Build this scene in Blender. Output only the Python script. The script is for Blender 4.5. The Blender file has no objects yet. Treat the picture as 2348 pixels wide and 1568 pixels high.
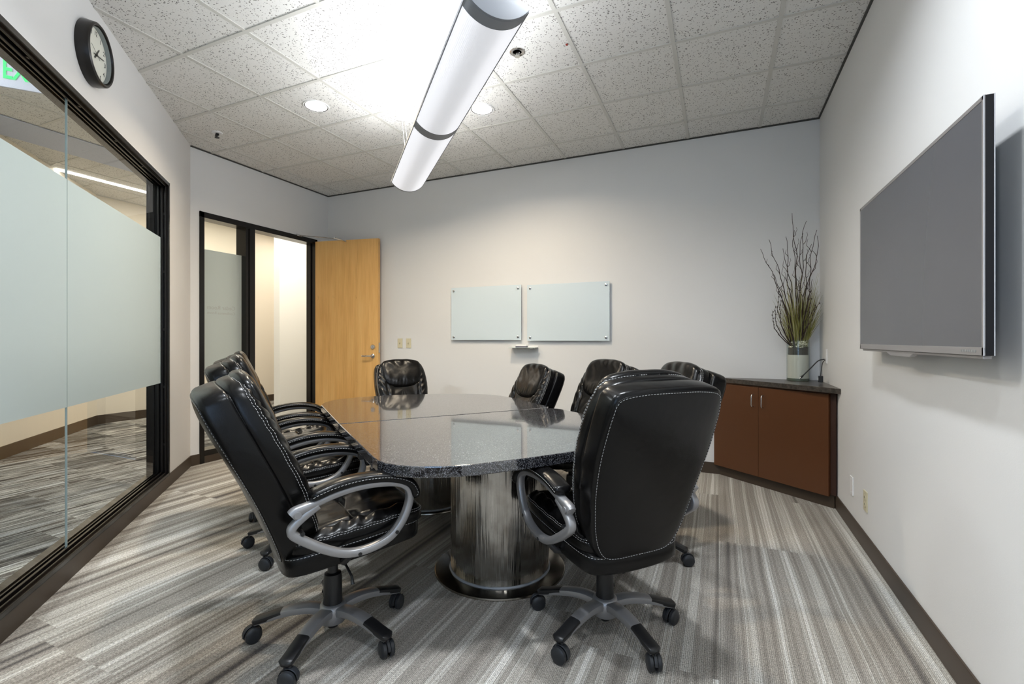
import bpy, bmesh, math, random
import numpy as np
from mathutils import Vector, Matrix, noise
R = math.radians
PI = math.pi
C = bpy.context.scene.collection
scene = bpy.context.scene

# ------------------------------------------------------------ camera
TH = R(23.6); FPX = 1086.0; EYE = 1.21
cd = bpy.data.cameras.new('camera'); cam = bpy.data.objects.new('camera', cd); C.objects.link(cam)
cam.location = (0, 0, EYE); cam.rotation_euler = (R(90), 0, TH)
cd.sensor_fit = 'HORIZONTAL'; cd.sensor_width = 36.0; cd.lens = FPX / 2348 * 36.0
cd.shift_y = -4 / 2348; cd.clip_start = 0.02; cd.clip_end = 200
scene.camera = cam
# ------------------------------------------------------------ world and exposure
wd = bpy.data.worlds.new('daylight'); scene.world = wd; wd.use_nodes = True
wb = wd.node_tree.nodes['Background']; wb.inputs[0].default_value = (0.45, 0.66, 1.0, 1); wb.inputs[1].default_value = 1.2
scene.view_settings.view_transform = 'Standard'; scene.view_settings.look = 'None'
scene.view_settings.gamma = 1.0; scene.view_settings.use_curve_mapping = False
scene.view_settings.exposure = 0.68
scene.cycles.use_denoising = True
scene.cycles.max_bounces = 10; scene.cycles.diffuse_bounces = 4; scene.cycles.glossy_bounces = 5
scene.cycles.transparent_max_bounces = 12
scene.cycles.sample_clamp_indirect = 8.0

def area(name, loc, rot, sx, sy, power, col, spread=180, shape='RECTANGLE'):
    l = bpy.data.lights.new(name, 'AREA'); l.shape = shape; l.size = sx
    if shape in ('RECTANGLE', 'ELLIPSE'): l.size_y = sy
    l.energy = power; l.color = col; l.spread = R(spread)
    o = bpy.data.objects.new(name, l); C.objects.link(o); o.location = loc; o.rotation_euler = rot
    return o
XR, YB, XD, YF, CEIL = 0.775, 4.68, -4.65, -1.0, 3.08
LC = (XD, 2.93); S2 = math.sqrt(0.5)
LE = (LC[1] - YF) / S2                 # length of the glazed diagonal wall
# blue area light as daylight at the added, unseen window behind the camera
area('window_daylight', (0.065, YF + 0.03, 1.62), (R(-90), 0, 0), 1.15, 1.45, 118, (0.50, 0.70, 1.0))

# ------------------------------------------------------------ materials
def mat(name, col=(.8, .8, .8), rough=.5, metal=0.0, spec=.5, emis=None, estr=0, coat=0, ior=None):
    m = bpy.data.materials.new(name); m.use_nodes = True
    b = m.node_tree.nodes['Principled BSDF']
    b.inputs['Base Color'].default_value = (*col, 1); b.inputs['Roughness'].default_value = rough
    b.inputs['Metallic'].default_value = metal; b.inputs['Specular IOR Level'].default_value = spec
    if ior: b.inputs['IOR'].default_value = ior
    if coat: b.inputs['Coat Weight'].default_value = coat; b.inputs['Coat Roughness'].default_value = .1
    if emis: b.inputs['Emission Color'].default_value = (*emis, 1); b.inputs['Emission Strength'].default_value = estr
    return m
class NT:
    def __init__(s, m): s.m = m; s.t = m.node_tree; s.b = s.t.nodes.get('Principled BSDF')
    def n(s, typ, **kw):
        nd = s.t.nodes.new('ShaderNode' + typ)
        for k, v in kw.items():
            if k.startswith('i_'):
                key = k[2:].replace('_', ' ')
                nd.inputs[int(key) if key.isdigit() else key].default_value = v
            else: setattr(nd, k, v)
        return nd
    def l(s, a, ao, b, bi): s.t.links.new(a.outputs[ao], b.inputs[bi])
    def math(s, op, a, b=None, c=None):
        nd = s.n('Math', operation=op)
        for i, v in enumerate((a, b, c)):
            if v is None: continue
            if isinstance(v, (int, float)): nd.inputs[i].default_value = v
            else: s.t.links.new(v, nd.inputs[i])
        return nd.outputs[0]
    def ramp(s, fac, stops, interp='LINEAR'):
        nd = s.n('ValToRGB'); cr = nd.color_ramp; cr.interpolation = interp
        while len(cr.elements) < len(stops): cr.elements.new(0.5)
        for e, (p, c) in zip(cr.elements, stops):
            e.position = p; e.color = (*c, 1) if len(c) == 3 else c
        s.t.links.new(fac, nd.inputs[0]); return nd.outputs[0]
    def mix(s, fac, a, b, mode='MIX'):
        nd = s.n('Mix', data_type='RGBA', blend_type=mode)
        for i, v in ((0, fac), (6, a), (7, b)):
            if isinstance(v, (int, float)): nd.inputs[i].default_value = v
            elif isinstance(v, tuple): nd.inputs[i].default_value = (*v, 1)
            else: s.t.links.new(v, nd.inputs[i])
        return nd.outputs[2]
    def pos(s): return s.n('NewGeometry').outputs['Position']
    def obj(s): return s.n('TexCoord').outputs['Object']
    def xyz(s, v):
        nd = s.n('SeparateXYZ'); s.t.links.new(v, nd.inputs[0]); return nd.outputs
    def comb(s, x, y, z):
        nd = s.n('CombineXYZ')
        for i, v in enumerate((x, y, z)):
            if isinstance(v, (int, float)): nd.inputs[i].default_value = v
            else: s.t.links.new(v, nd.inputs[i])
        return nd.outputs[0]
    def noise(s, vec, scale, detail=2, rough=.5, dims='3D'):
        nd = s.n('TexNoise', noise_dimensions=dims); nd.inputs['Scale'].default_value = scale
        nd.inputs['Detail'].default_value = detail; nd.inputs['Roughness'].default_value = rough
        s.t.links.new(vec, nd.inputs['Vector']); return nd.outputs['Fac']
    def base(s, c): s.t.links.new(c, s.b.inputs['Base Color'])
    def bump(s, h, strength=.3, dist=.01):
        nd = s.n('Bump'); nd.inputs['Strength'].default_value = strength; nd.inputs['Distance'].default_value = dist
        s.t.links.new(h, nd.inputs['Height']); s.t.links.new(nd.outputs[0], s.b.inputs['Normal'])

def wall_mat(name, col):
    m = mat(name, col, .55, spec=.3); t = NT(m)
    t.bump(t.noise(t.pos(), 220, 2), .06, .004); return m
M = {}
M['wall'] = wall_mat('wall_paint', (.72, .72, .715))
M['corr'] = wall_mat('corridor_paint', (.74, .68, .58))
M['corr_white'] = wall_mat('corridor_white_paint', (.80, .80, .76))
M['reflected_band'] = wall_mat('reflected_band_tint', (.52, .57, .70))
M['rubber_base'] = mat('brown_rubber_base', (.050, .034, .022), .45)
M['frame'] = mat('dark_bronze_frame', (.005, .004, .0038), .25, spec=.4)
M['gasket'] = mat('black_gasket', (.004, .004, .004), .5)
M['grid'] = mat('ceiling_grid_paint', (.60, .59, .55), .45)
M['dark_trim'] = mat('dark_wall_angle', (.05, .05, .045), .6)

def carpet(name, scl, stops, sx, sy, plank, var=0):
    m = mat(name, (.4, .4, .4), .95, spec=.1); t = NT(m)
    p = t.xyz(t.pos()); x, y = p[0], p[1]
    col = t.math('FLOOR', t.math('DIVIDE', x, plank[0]))
    rnd = t.n('TexWhiteNoise', noise_dimensions='1D'); t.t.links.new(col, rnd.inputs['W'])
    yo = t.math('ADD', y, t.math('MULTIPLY', rnd.outputs['Value'], plank[1]))
    row = t.math('FLOOR', t.math('DIVIDE', yo, plank[1]))
    r2 = t.n('TexWhiteNoise', noise_dimensions='2D'); t.t.links.new(t.comb(col, row, 0), r2.inputs['Vector'])
    zz = t.math('MULTIPLY', r2.outputs['Value'], 40)
    wob = t.math('MULTIPLY', t.math('SUBTRACT', t.noise(t.comb(t.math('MULTIPLY', x, 2), t.math('MULTIPLY', y, 1.3), zz), 1, 1), .5), .022)
    xs = t.math('ADD', x, wob)
    n1 = t.noise(t.comb(t.math('MULTIPLY', xs, sx), t.math('MULTIPLY', y, sy), zz), 1, 1.0, .6)
    n2 = t.noise(t.comb(t.math('MULTIPLY', xs, sx * 3.1), t.math('MULTIPLY', y, sy * 1.5), zz), 1, 0)
    f = t.math('ADD', t.math('MULTIPLY', n1, .7), t.math('MULTIPLY', n2, .3))
    c = t.ramp(f, stops, 'LINEAR')
    if var: c = t.mix(1.0, c, t.ramp(r2.outputs['Value'], [(0, (1 - var,) * 3), (1, (1 + var,) * 3)]), 'MULTIPLY')
    sp = t.noise(t.comb(t.math('MULTIPLY', x, 260), t.math('MULTIPLY', y, 130), 0), 1, 2, .7)
    c = t.mix(1.0, c, t.ramp(sp, [(.30, (.45, .45, .45)), (.70, (1.45, 1.45, 1.45))]), 'MULTIPLY')
    rib = t.math('SINE', t.math('MULTIPLY', x, 2 * PI / .0065))
    c = t.mix(1.0, c, t.ramp(t.math('MULTIPLY_ADD', rib, .5, .5), [(0, (.80, .80, .80)), (1, (1.12, 1.12, 1.12))]), 'MULTIPLY')
    t.base(c); t.bump(t.math('ADD', sp, t.math('MULTIPLY', rib, .3)), .5, .004)
    return m
M['carpet'] = carpet('striped_carpet', 1, [(.30, (.105, .095, .090)), (.37, (.235, .212, .185)), (.45, (.37, .34, .30)),
                     (.49, (.29, .268, .235)), (.525, (.51, .485, .44)), (.59, (.38, .353, .31)), (.64, (.64, .62, .58)), (.72, (.50, .47, .425))], 12.5, .10, (.50, 2.2))
M['carpet_corr'] = carpet('corridor_carpet', 1, [(.30, (.02, .018, .016)), (.42, (.09, .08, .07)), (.50, (.42, .41, .38)), (.55, (.07, .065, .055)), (.70, (.46, .46, .45))], 17, 1.2, (.5, .5), .55)

def ceil_mat(name, col):
    m = mat(name, col, .9, spec=.1); t = NT(m); p = t.pos()
    v = t.n('TexVoronoi', feature='F1'); v.inputs['Scale'].default_value = 75; v.inputs['Randomness'].default_value = 1
    wn = t.n('TexNoise'); wn.inputs['Scale'].default_value = 60; t.t.links.new(p, wn.inputs['Vector'])
    t.t.links.new(t.mix(.012, p, wn.outputs['Color'], 'ADD'), v.inputs['Vector'])
    mask = t.noise(p, 45, 3, .6)
    hole = t.math('MULTIPLY', t.math('LESS_THAN', v.outputs['Distance'], .315), t.math('GREATER_THAN', mask, .49))
    n = t.noise(p, 160, 3, .7)
    fine = t.math('GREATER_THAN', n, .66)
    hole = t.math('MAXIMUM', hole, t.math('MULTIPLY', fine, .7))
    c = t.mix(t.math('MULTIPLY', hole, .78), col, (.10, .09, .08)); t.base(c)
    t.bump(t.math('SUBTRACT', t.math('MULTIPLY', n, .4), hole), .5, .004)
    return m
M['tile'] = ceil_mat('acoustic_tile', (.76, .75, .72))

def leather():
    m = mat('black_leather', (.0035, .0033, .0034), .25, spec=.26); t = NT(m); p = t.obj()
    g = t.noise(p, 420, 2, .5); w = t.noise(p, 26, 3, .55)
    w2 = t.noise(p, 9, 2, .5)
    t.bump(t.math('ADD', t.math('MULTIPLY', g, .05), t.math('ADD', t.math('MULTIPLY', w, .12), t.math('MULTIPLY', w2, .6))), .30, .012)
    
    return m
M['leather'] = leather()
M['stitch'] = mat('white_thread', (.46, .45, .44), .7)
M['chair_metal'] = mat('satin_grey_metal', (.34, .335, .34), .38, metal=.6)
M['plastic'] = mat('black_plastic', (.010, .010, .011), .35)
M['caster'] = mat('dark_caster_plastic', (.018, .020, .024), .42)
def granite():
    m = mat('black_granite', (.02, .02, .02), .06, spec=.5, ior=1.8, coat=1.0); t = NT(m); p = t.pos(); t.b.inputs['Coat IOR'].default_value = 1.7; t.b.inputs['Coat Roughness'].default_value = .035
    v = t.n('TexVoronoi', feature='F1'); v.inputs['Scale'].default_value = 400; t.t.links.new(p, v.inputs['Vector'])
    s = t.xyz(v.outputs['Color'])[0]
    n = t.noise(p, 90, 3, .6)
    c = t.ramp(s, [(.0, (.006, .006, .008)), (.40, (.014, .014, .018)), (.62, (.05, .05, .056)), (.78, (.13, .13, .14)), (.93, (.24, .24, .25))], 'CONSTANT')
    t.base(c)
    s2 = t.xyz(v.outputs['Color'])[1]
    t.t.links.new(t.xyz(t.ramp(s2, [(0, (.25, .25, .25)), (1, (1, 1, 1))]))[0], t.b.inputs['Coat Weight'])
    rr = t.ramp(s, [(0, (.04, .04, .04)), (1, (.13, .13, .13))]); t.t.links.new(rr, t.b.inputs['Roughness'])
    return m
M['granite'] = granite()
def steel():
    m = mat('brushed_stainless', (.50, .49, .47), .2, metal=1); t = NT(m); p = t.obj(); q = t.xyz(p)
    ang = t.math('ARCTAN2', q[1], q[0])
    st = t.noise(t.comb(t.math('MULTIPLY', ang, 3.2), 0, t.math('MULTIPLY', q[2], .5)), 1.6, 3, .6)
    bl = t.noise(p, 5, 4, .6); pit = t.noise(p, 60, 2, .5)
    t.base(t.ramp(bl, [(.3, (.26, .24, .22)), (.5, (.42, .41, .39)), (.7, (.54, .53, .52))]))
    t.t.links.new(t.ramp(bl, [(.3, (.24, .24, .24)), (.7, (.10, .10, .10))]), t.b.inputs['Roughness'])
    t.bump(t.math('ADD', t.math('MULTIPLY', st, 1.0), t.math('MULTIPLY', pit, .02)), .35, .03)
    return m
M['steel'] = steel()
M['disc_steel'] = mat('dark_stainless_plate', (.30, .28, .25), .22, metal=1)
M['weld'] = mat('grey_weld_bead', (.34, .36, .39), .55, metal=.3)
def wood():
    m = mat('maple_veneer', (.6, .35, .12), .32, spec=.45); t = NT(m); p = t.obj(); q = t.xyz(p)
    v = t.comb(t.math('MULTIPLY', q[0], 9), t.math('MULTIPLY', q[1], 9), t.math('MULTIPLY', q[2], .7))
    a = t.noise(v, 1.5, 4, .6)
    b = t.noise(t.comb(t.math('MULTIPLY', q[0], 60), 0, t.math('MULTIPLY', q[2], 2.5)), 1.2, 3, .6)
    c = t.ramp(a, [(.3, (.62, .32, .085)), (.5, (.76, .43, .135)), (.7, (.82, .52, .19))])
    c = t.mix(.35, c, t.ramp(b, [(.3, (.60, .34, .11)), (.7, (.84, .54, .24))]))
    kn = t.noise(t.comb(t.math('MULTIPLY', q[0], 10), 0, t.math('MULTIPLY', q[2], 5)), 1, 3, .7)
    c = t.mix(t.ramp(kn, [(.66, (0, 0, 0)), (.76, (.55, .55, .55))]), c, (.42, .18, .045))
    t.base(c); return m
M['maple'] = wood()
M['cab'] = mat('brown_laminate', (.098, .037, .014), .34, spec=.45)
M['cab_dark'] = mat('dark_brown_edge', (.035, .013, .008), .5)
def counter():
    m = mat('dark_slate_counter', (.05, .045, .04), .3); t = NT(m); n = t.noise(t.pos(), 40, 4, .7)
    t.base(t.ramp(n, [(.35, (.022, .019, .017)), (.65, (.085, .072, .06))])); return m
M['counter'] = counter()
M['chrome'] = mat('satin_chrome', (.62, .61, .60), .22, metal=1)
M['ivory'] = mat('ivory_plastic', (.62, .57, .40), .4)
M['white_plastic'] = mat('white_plastic', (.80, .80, .80), .35)
M['screen'] = mat('dark_grey_screen', (.085, .085, .092), .16, spec=.5)
M['bezel'] = mat('grey_bezel', (.30, .28, .27), .3, metal=.4)
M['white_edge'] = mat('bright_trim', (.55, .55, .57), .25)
M['tv_black'] = mat('glossy_black_case', (.004, .004, .006), .35, spec=.3)
M['fixture'] = mat('grey_fixture_paint', (.24, .25, .27), .5)
M['clock_black'] = mat('black_clock_case', (.006, .004, .003), .3)
M['clock_face'] = mat('cream_dial', (.72, .72, .64), .5)
M['ink'] = mat('black_print', (.05, .05, .045), .5)
M['grey_ink'] = mat('grey_print', (.30, .30, .28), .5)
M['sand'] = mat('white_sand', (.66, .61, .55), .9)
M['pebble_dark'] = mat('dark_gravel', (.045, .038, .032), .6)
M['pebble_white'] = mat('cream_stones', (.74, .68, .52), .6)
M['twig'] = mat('dark_twig', (.040, .022, .018), .6)
M['twig_red'] = mat('reddish_twig', (.16, .07, .03), .6)
M['grass'] = mat('olive_dried_grass', (.24, .23, .055), .6)
M['grass_pale'] = mat('pale_dried_grass', (.42, .40, .20), .6)
M['red'] = mat('red_plastic', (.30, .03, .02), .4)
def glass_mat(name, tint, rmin=.04):
    m = bpy.data.materials.new(name); m.use_nodes = True; t = NT(m); nt = m.node_tree
    nt.nodes.remove(nt.nodes['Principled BSDF'])
    out = nt.nodes['Material Output']
    tr = t.n('BsdfTransparent'); tr.inputs[0].default_value = (*tint, 1)
    gl = t.n('BsdfGlossy'); gl.inputs['Roughness'].default_value = .0
    lw = t.n('LayerWeight'); lw.inputs[0].default_value = .5
    fr = t.math('MULTIPLY_ADD', t.math('POWER', lw.outputs['Facing'], 5), .92, rmin)
    mx = t.n('MixShader'); t.t.links.new(fr, mx.inputs[0]); t.l(tr, 0, mx, 1); t.l(gl, 0, mx, 2); t.l(mx, 0, out, 0)
    return m
M['glass'] = glass_mat('clear_glass', (.95, .98, .97))
M['glass_edge'] = mat('green_glass_edge', (.34, .42, .42), .2)
def film_mat():
    m = bpy.data.materials.new('frosted_film'); m.use_nodes = True; t = NT(m); nt = m.node_tree
    nt.nodes.remove(nt.nodes['Principled BSDF']); out = nt.nodes['Material Output']
    a = t.n('BsdfDiffuse'); a.inputs[0].default_value = (.62, .68, .68, 1)
    b = t.n('BsdfTranslucent'); b.inputs[0].default_value = (.44, .50, .495, 1)
    mx = t.n('MixShader'); mx.inputs[0].default_value = .55; t.l(a, 0, mx, 1); t.l(b, 0, mx, 2); t.l(mx, 0, out, 0)
    return m
M['film'] = film_mat()
M['film_ink'] = mat('faded_lettering', (.42, .44, .43), .6)
M['board'] = mat('back_painted_glass', (.63, .72, .77), .08, spec=.5)

# ------------------------------------------------------------ mesh helpers
class MB:
    def __init__(s, xf=None): s.v = []; s.f = []; s.xf = xf
    def add(s, vs, fs):
        o = len(s.v)
        for p in vs:
            s.v.append(tuple(s.xf(p)) if s.xf else tuple(p))
        s.f += [tuple(o + i for i in f) for f in fs]; return s
    def box(s, a, b):
        x0, y0, z0 = (min(a[i], b[i]) for i in range(3)); x1, y1, z1 = (max(a[i], b[i]) for i in range(3))
        return s.add([(x0, y0, z0), (x1, y0, z0), (x1, y1, z0), (x0, y1, z0), (x0, y0, z1), (x1, y0, z1), (x1, y1, z1), (x0, y1, z1)],
                     [(0, 3, 2, 1), (4, 5, 6, 7), (0, 1, 5, 4), (1, 2, 6, 5), (2, 3, 7, 6), (3, 0, 4, 7)])
    def prism(s, pts, z0, z1):
        n = len(pts)
        return s.add([(x, y, z0) for x, y in pts] + [(x, y, z1) for x, y in pts],
                     [tuple(range(n - 1, -1, -1)), tuple(range(n, 2 * n))] + [(i, (i + 1) % n, n + (i + 1) % n, n + i) for i in range(n)])
    def tube(s, pts, r, n=8, cap=True):
        pts = [Vector(p) for p in pts]; k = len(pts)
        rs = r if isinstance(r, (list, tuple)) else [r] * k
        up = None; vs = []
        for i, p in enumerate(pts):
            t = (pts[min(i + 1, k - 1)] - pts[max(i - 1, 0)]).normalized()
            if up is None: up = Vector((0, 0, 1)) if abs(t.z) < .9 else Vector((1, 0, 0))
            a = t.cross(up).normalized(); b = a.cross(t).normalized(); up = b
            for j in range(n):
                q = 2 * PI * j / n; vs.append(p + (a * math.cos(q) + b * math.sin(q)) * rs[i])
        fs = [(i * n + j, i * n + (j + 1) % n, (i + 1) * n + (j + 1) % n, (i + 1) * n + j) for i in range(k - 1) for j in range(n)]
        if cap: fs += [tuple(range(n - 1, -1, -1)), tuple(range((k - 1) * n, k * n))]
        return s.add(vs, fs)
    def lathe(s, prof, c=(0, 0, 0), n=32, axis='z', rx=1, ry=1, cap=True):
        vs = []
        for r, h in prof:
            for j in range(n):
                q = 2 * PI * j / n; a, b = r * math.cos(q) * rx, r * math.sin(q) * ry
                p = {'z': (a, b, h), 'x': (h, a, b), 'y': (b, h, a)}[axis]
                vs.append((p[0] + c[0], p[1] + c[1], p[2] + c[2]))
        k = len(prof)
        fs = [(i * n + j, i * n + (j + 1) % n, (i + 1) * n + (j + 1) % n, (i + 1) * n + j) for i in range(k - 1) for j in range(n)]
        if cap and prof[0][0] > 1e-6: fs.append(tuple(range(n - 1, -1, -1)))
        if cap and prof[-1][0] > 1e-6: fs.append(tuple(range((k - 1) * n, k * n)))
        return s.add(vs, fs)
    def sweep(s, pts, normal, hw, hh, n=12, closed=False, pw=3.0):
        """sweep a rounded-rect profile; hw along fixed 'normal', hh in the path's plane"""
        pts = [Vector(p) for p in pts]; k = len(pts); nv = Vector(normal).normalized(); vs = []
        HW = hw if isinstance(hw, (list, tuple)) else [hw] * k
        HH = hh if isinstance(hh, (list, tuple)) else [hh] * k
        for i, p in enumerate(pts):
            if closed: t = pts[(i + 1) % k] - pts[i - 1]
            else: t = pts[min(i + 1, k - 1)] - pts[max(i - 1, 0)]
            b = nv.cross(t.normalized()).normalized()
            for j in range(n):
                q = 2 * PI * j / n; c_, s_ = math.cos(q), math.sin(q)
                e = 2 / pw
                vs.append(p + nv * HW[i] * math.copysign(abs(c_) ** e, c_) + b * HH[i] * math.copysign(abs(s_) ** e, s_))
        m = k if closed else k - 1
        fs = [(i * n + j, i * n + (j + 1) % n, ((i + 1) % k) * n + (j + 1) % n, ((i + 1) % k) * n + j) for i in range(m) for j in range(n)]
        if not closed: fs += [tuple(range(n - 1, -1, -1)), tuple(range((k - 1) * n, k * n))]
        return s.add(vs, fs)
    def obj(s, name, m, parent=None, smooth=None, bevel=0, kind=None):
        me = bpy.data.meshes.new(name); me.from_pydata(s.v, [], s.f); me.update()
        bm = bmesh.new(); bm.from_mesh(me); bmesh.ops.remove_doubles(bm, verts=bm.verts, dist=1e-6)
        bmesh.ops.recalc_face_normals(bm, faces=bm.faces)
        if bevel:
            bmesh.ops.bevel(bm, geom=[e for e in bm.edges if e.is_manifold and e.calc_face_angle(0) > .6], offset=bevel, segments=2, affect='EDGES', profile=.6)
        bm.to_mesh(me); bm.free()
        if smooth is not None:
            me.shade_smooth(); me.set_sharp_from_angle(angle=R(smooth))
        me.materials.append(M[m] if isinstance(m, str) else m)
        o = bpy.data.objects.new(name, me); C.objects.link(o)
        if parent: o.parent = parent
        if kind: o['kind'] = kind
        return o
def tag(o, label, cat, group=None, kind=None):
    o['label'] = label; o['category'] = cat
    if group: o['group'] = group
    if kind: o['kind'] = kind
    return o
def empty(name, loc=(0, 0, 0), rz=0, kind=None):
    o = bpy.data.objects.new(name, None); C.objects.link(o); o.location = loc; o.rotation_euler = (0, 0, rz)
    o.empty_display_size = .1
    if kind: o['kind'] = kind
    return o
def struct(mb, name, m, **kw): return mb.obj(name, m, kind='structure', **kw)
def copy_tree(o, parent=None):
    c = o.copy(); C.objects.link(c); c.parent = parent
    if parent is not None: c.matrix_parent_inverse = o.matrix_parent_inverse.copy()
    for ch in list(o.children): copy_tree(ch, c)
    return c
def spline(P, n, closed=False):
    P = [Vector(p) for p in P]; k = len(P); out = []
    segs = k if closed else k - 1
    for i in range(segs):
        p0 = P[(i - 1) % k] if closed or i > 0 else P[0] * 2 - P[1]
        p1 = P[i]; p2 = P[(i + 1) % k]
        p3 = P[(i + 2) % k] if closed or i + 2 < k else P[-1] * 2 - P[-2]
        for j in range(n):
            t = j / n
            out.append(.5 * ((2 * p1) + (-p0 + p2) * t + (2 * p0 - 5 * p1 + 4 * p2 - p3) * t * t + (-p0 + 3 * p1 - 3 * p2 + p3) * t ** 3))
    if not closed: out.append(P[-1])
    return out
def text_mb(txt, size, mtx, m, name, parent, extrude=.0008, align='CENTER', bold=0):
    cu = bpy.data.curves.new(name, 'FONT'); cu.body = txt; cu.size = size; cu.extrude = extrude
    cu.offset = bold; cu.align_x = align; cu.align_y = 'CENTER'; cu.resolution_u = 3
    t = bpy.data.objects.new(name, cu); C.objects.link(t)
    me = bpy.data.meshes.new_from_object(t); bpy.data.objects.remove(t); bpy.data.curves.remove(cu)
    me.transform(mtx); me.materials.clear(); me.materials.append(M[m])
    o = bpy.data.objects.new(name, me); C.objects.link(o); o.name = name
    if parent: o.parent = parent
    return o
# ------------------------------------------------------------ room shell
def LW(p): s, d, z = p; return (LC[0] + (s - d) * S2, LC[1] - (s + d) * S2, z)
XFL = LC[0] + LE * S2
FZ0, FZ1 = .10, 2.505          # glazing frame bottom and top
JS, JE = .682, LE - .35        # frame jamb positions along the glazed wall
T = .13
room = [LC, (XD, YB), (XR, YB), (XR, YF), (XFL, YF)]
struct(MB().prism(room[::-1], -.05, 0), 'floor', 'carpet')
struct(MB().prism(room[::-1], CEIL, CEIL + .04), 'ceiling', 'tile')
# ceiling grid, clipped to the room outline
def clip_y(x):      # room extent in y at x
    lo = YF
    if x < XFL: lo = LC[1] - (x - LC[0])
    return max(lo, YF), YB
g = MB(); W = .012
k = -9
while True:
    x = -.262 + .59 * k; k += 1
    if x < XD + .02: continue
    if x > XR: break
    a, b = clip_y(x)
    g.box((x - W, a, CEIL - .005), (x + W, b, CEIL + .001))
y = 4.287
while y > YF:
    xl = XD if y > LC[1] else LC[0] + (LC[1] - y)
    g.box((xl, y - W, CEIL - .0055), (XR, y + W, CEIL + .001)); y -= .5765
struct(g, 'trim_1', 'grid')
a = MB()                              # dark wall angle round the ceiling
a.box((XD, YB - .012, CEIL - .012), (XR, YB, CEIL - .001)); a.box((XR - .012, YF, CEIL - .012), (XR, YB, CEIL - .001))
a.box((XD, LC[1], CEIL - .012), (XD + .012, YB, CEIL - .001))
struct(a, 'trim_2', 'dark_trim')
struct(MB().box((XD - T, YB, 0), (XR + T, YB + T, CEIL)), 'wall_back', 'wall')
struct(MB().box((XR, YF, 0), (XR + T, YB, CEIL)), 'wall_right', 'wall')
D0, D1, DM0, DM1, DZ = 3.015, 4.488, 3.505, 3.615, 2.472
w = MB()
w.box((XD - T, LC[1] - .054, 0), (XD, D0, CEIL)); w.box((XD - T, D1, 0), (XD, YB, CEIL)); w.box((XD - T, D0, DZ), (XD, D1, CEIL))
w.box((XD - T, D0, 0), (XD, DM0 + .02, .07))
struct(w, 'wall_door_side', 'wall')
w = MB(LW)
w.box((0, 0, 0), (JS, T, CEIL)); w.box((JE, 0, 0), (LE + .13, T, CEIL)); w.box((JS, 0, FZ1), (JE, T, CEIL)); w.box((JS, 0, 0), (JE, T, FZ0))
struct(w, 'wall_left', 'wall')
WX0, WX1, WZ0, WZ1 = -.55, .68, .85, 2.4
w = MB()
w.box((XFL - .2, YF - T, 0), (WX0, YF, CEIL)); w.box((WX1, YF - T, 0), (XR + T, YF, CEIL)); w.box((WX0, YF - T, 0), (WX1, YF, WZ0)); w.box((WX0, YF - T, WZ1), (WX1, YF, CEIL))
struct(w, 'wall_front', 'wall')
# baseboards
BH, BT = .102, .009
struct(MB().box((XD, YB - BT, 0), (XR, YB, BH)), 'baseboard_back', 'rubber_base', bevel=.003)
struct(MB().box((XR - BT, YF, 0), (XR, YB - BT, BH)), 'baseboard_right', 'rubber_base', bevel=.003)
b = MB(); b.box((XD, LC[1], 0), (XD + BT, DM1 - .04, BH)); b.box((XD, D1 + .03, 0), (XD + BT, YB - BT, BH))
struct(b, 'baseboard_door_side', 'rubber_base', bevel=.003)
struct(MB(LW).box((0, -BT, 0), (LE - .01, 0, BH)), 'baseboard_left', 'rubber_base', bevel=.003)
struct(MB().box((XFL, YF, 0), (XR - BT, YF + BT, BH)), 'baseboard_front', 'rubber_base', bevel=.003)

# ------------------------------------------------------------ window_1: the big glazed opening in the left wall
w1 = empty('window_1', LW((JS, 0, FZ0)), kind='structure'); w1['label'] = 'long interior window with dark bronze frame and frosted band'
inv = Matrix.Translation(-Vector(w1.location))
def W1(p): v = LW(p); l = w1.location; return (v[0] - l[0], v[1] - l[1], v[2] - l[2])
f = MB(W1)
def rail(z0, z1, outer):          # stepped profile: wide trim, groove, glazing stop
    f.box((JS, -.012, z0), (JE, T + .012, z1))
f.box((JS, -.012, FZ1 - .028), (JE, T + .012, FZ1)); f.box((JS, -.012, FZ0), (JE, T + .012, FZ0 + .022))
f.box((JS, -.012, FZ0), (JS + .028, T + .012, FZ1)); f.box((JE - .028, -.012, FZ0), (JE, T + .012, FZ1))
for d0, d1, h in ((.004, .012, .042), (.024, .036, .050), (.050, .058, .050), (.085, .12, .040)):
    f.box((JS + .02, d0, FZ1 - h), (JE, d1, FZ1 - .02)); f.box((JS + .02, d0, FZ0 + .01), (JE, d1, FZ0 + h - .008))
    f.box((JS + .02, d0, FZ0), (JS + h + .004, d1, FZ1))
f.obj('window_frame', 'frame', w1, bevel=.002)
s_ = MB(W1)
for k in range(9):
    s0 = JS + .05 + k * .47
    s_.box((s0, .012, FZ1 - .044), (s0 + .02, .024, FZ1 - .030))
for k in range(5): s_.box((JS + .030, .012, .35 + k * .47), (JS + .044, .024, .37 + k * .47))
s_.obj('glazing_clips', 'frame', w1)
GD = .043                          # glass depth inside the frame
SJ = (1.36 - LC[1]) / -S2 + .0     # joint position along the wall, from the photo's butt joint
GZ0, GZ1 = FZ0 + .03, FZ1 - .035
edges = [JS + .03, SJ, SJ + 1.55, JE - .03]
for i in range(3):
    p = MB(W1).add([(edges[i] + .001, GD, GZ0), (edges[i + 1] - .001, GD, GZ0), (edges[i + 1] - .001, GD, GZ1), (edges[i] + .001, GD, GZ1)], [(0, 1, 2, 3)])
    pane = p.obj('glass_pane', 'glass', w1)
    FA, FB = .862, 2.047
    MB(W1).add([(edges[i] + .003, GD - .003, FA), (edges[i + 1] - .003, GD - .003, FA), (edges[i + 1] - .003, GD - .003, FB), (edges[i] + .003, GD - .003, FB)], [(0, 1, 2, 3)]).obj('frosted_film', 'film', pane)
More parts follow.
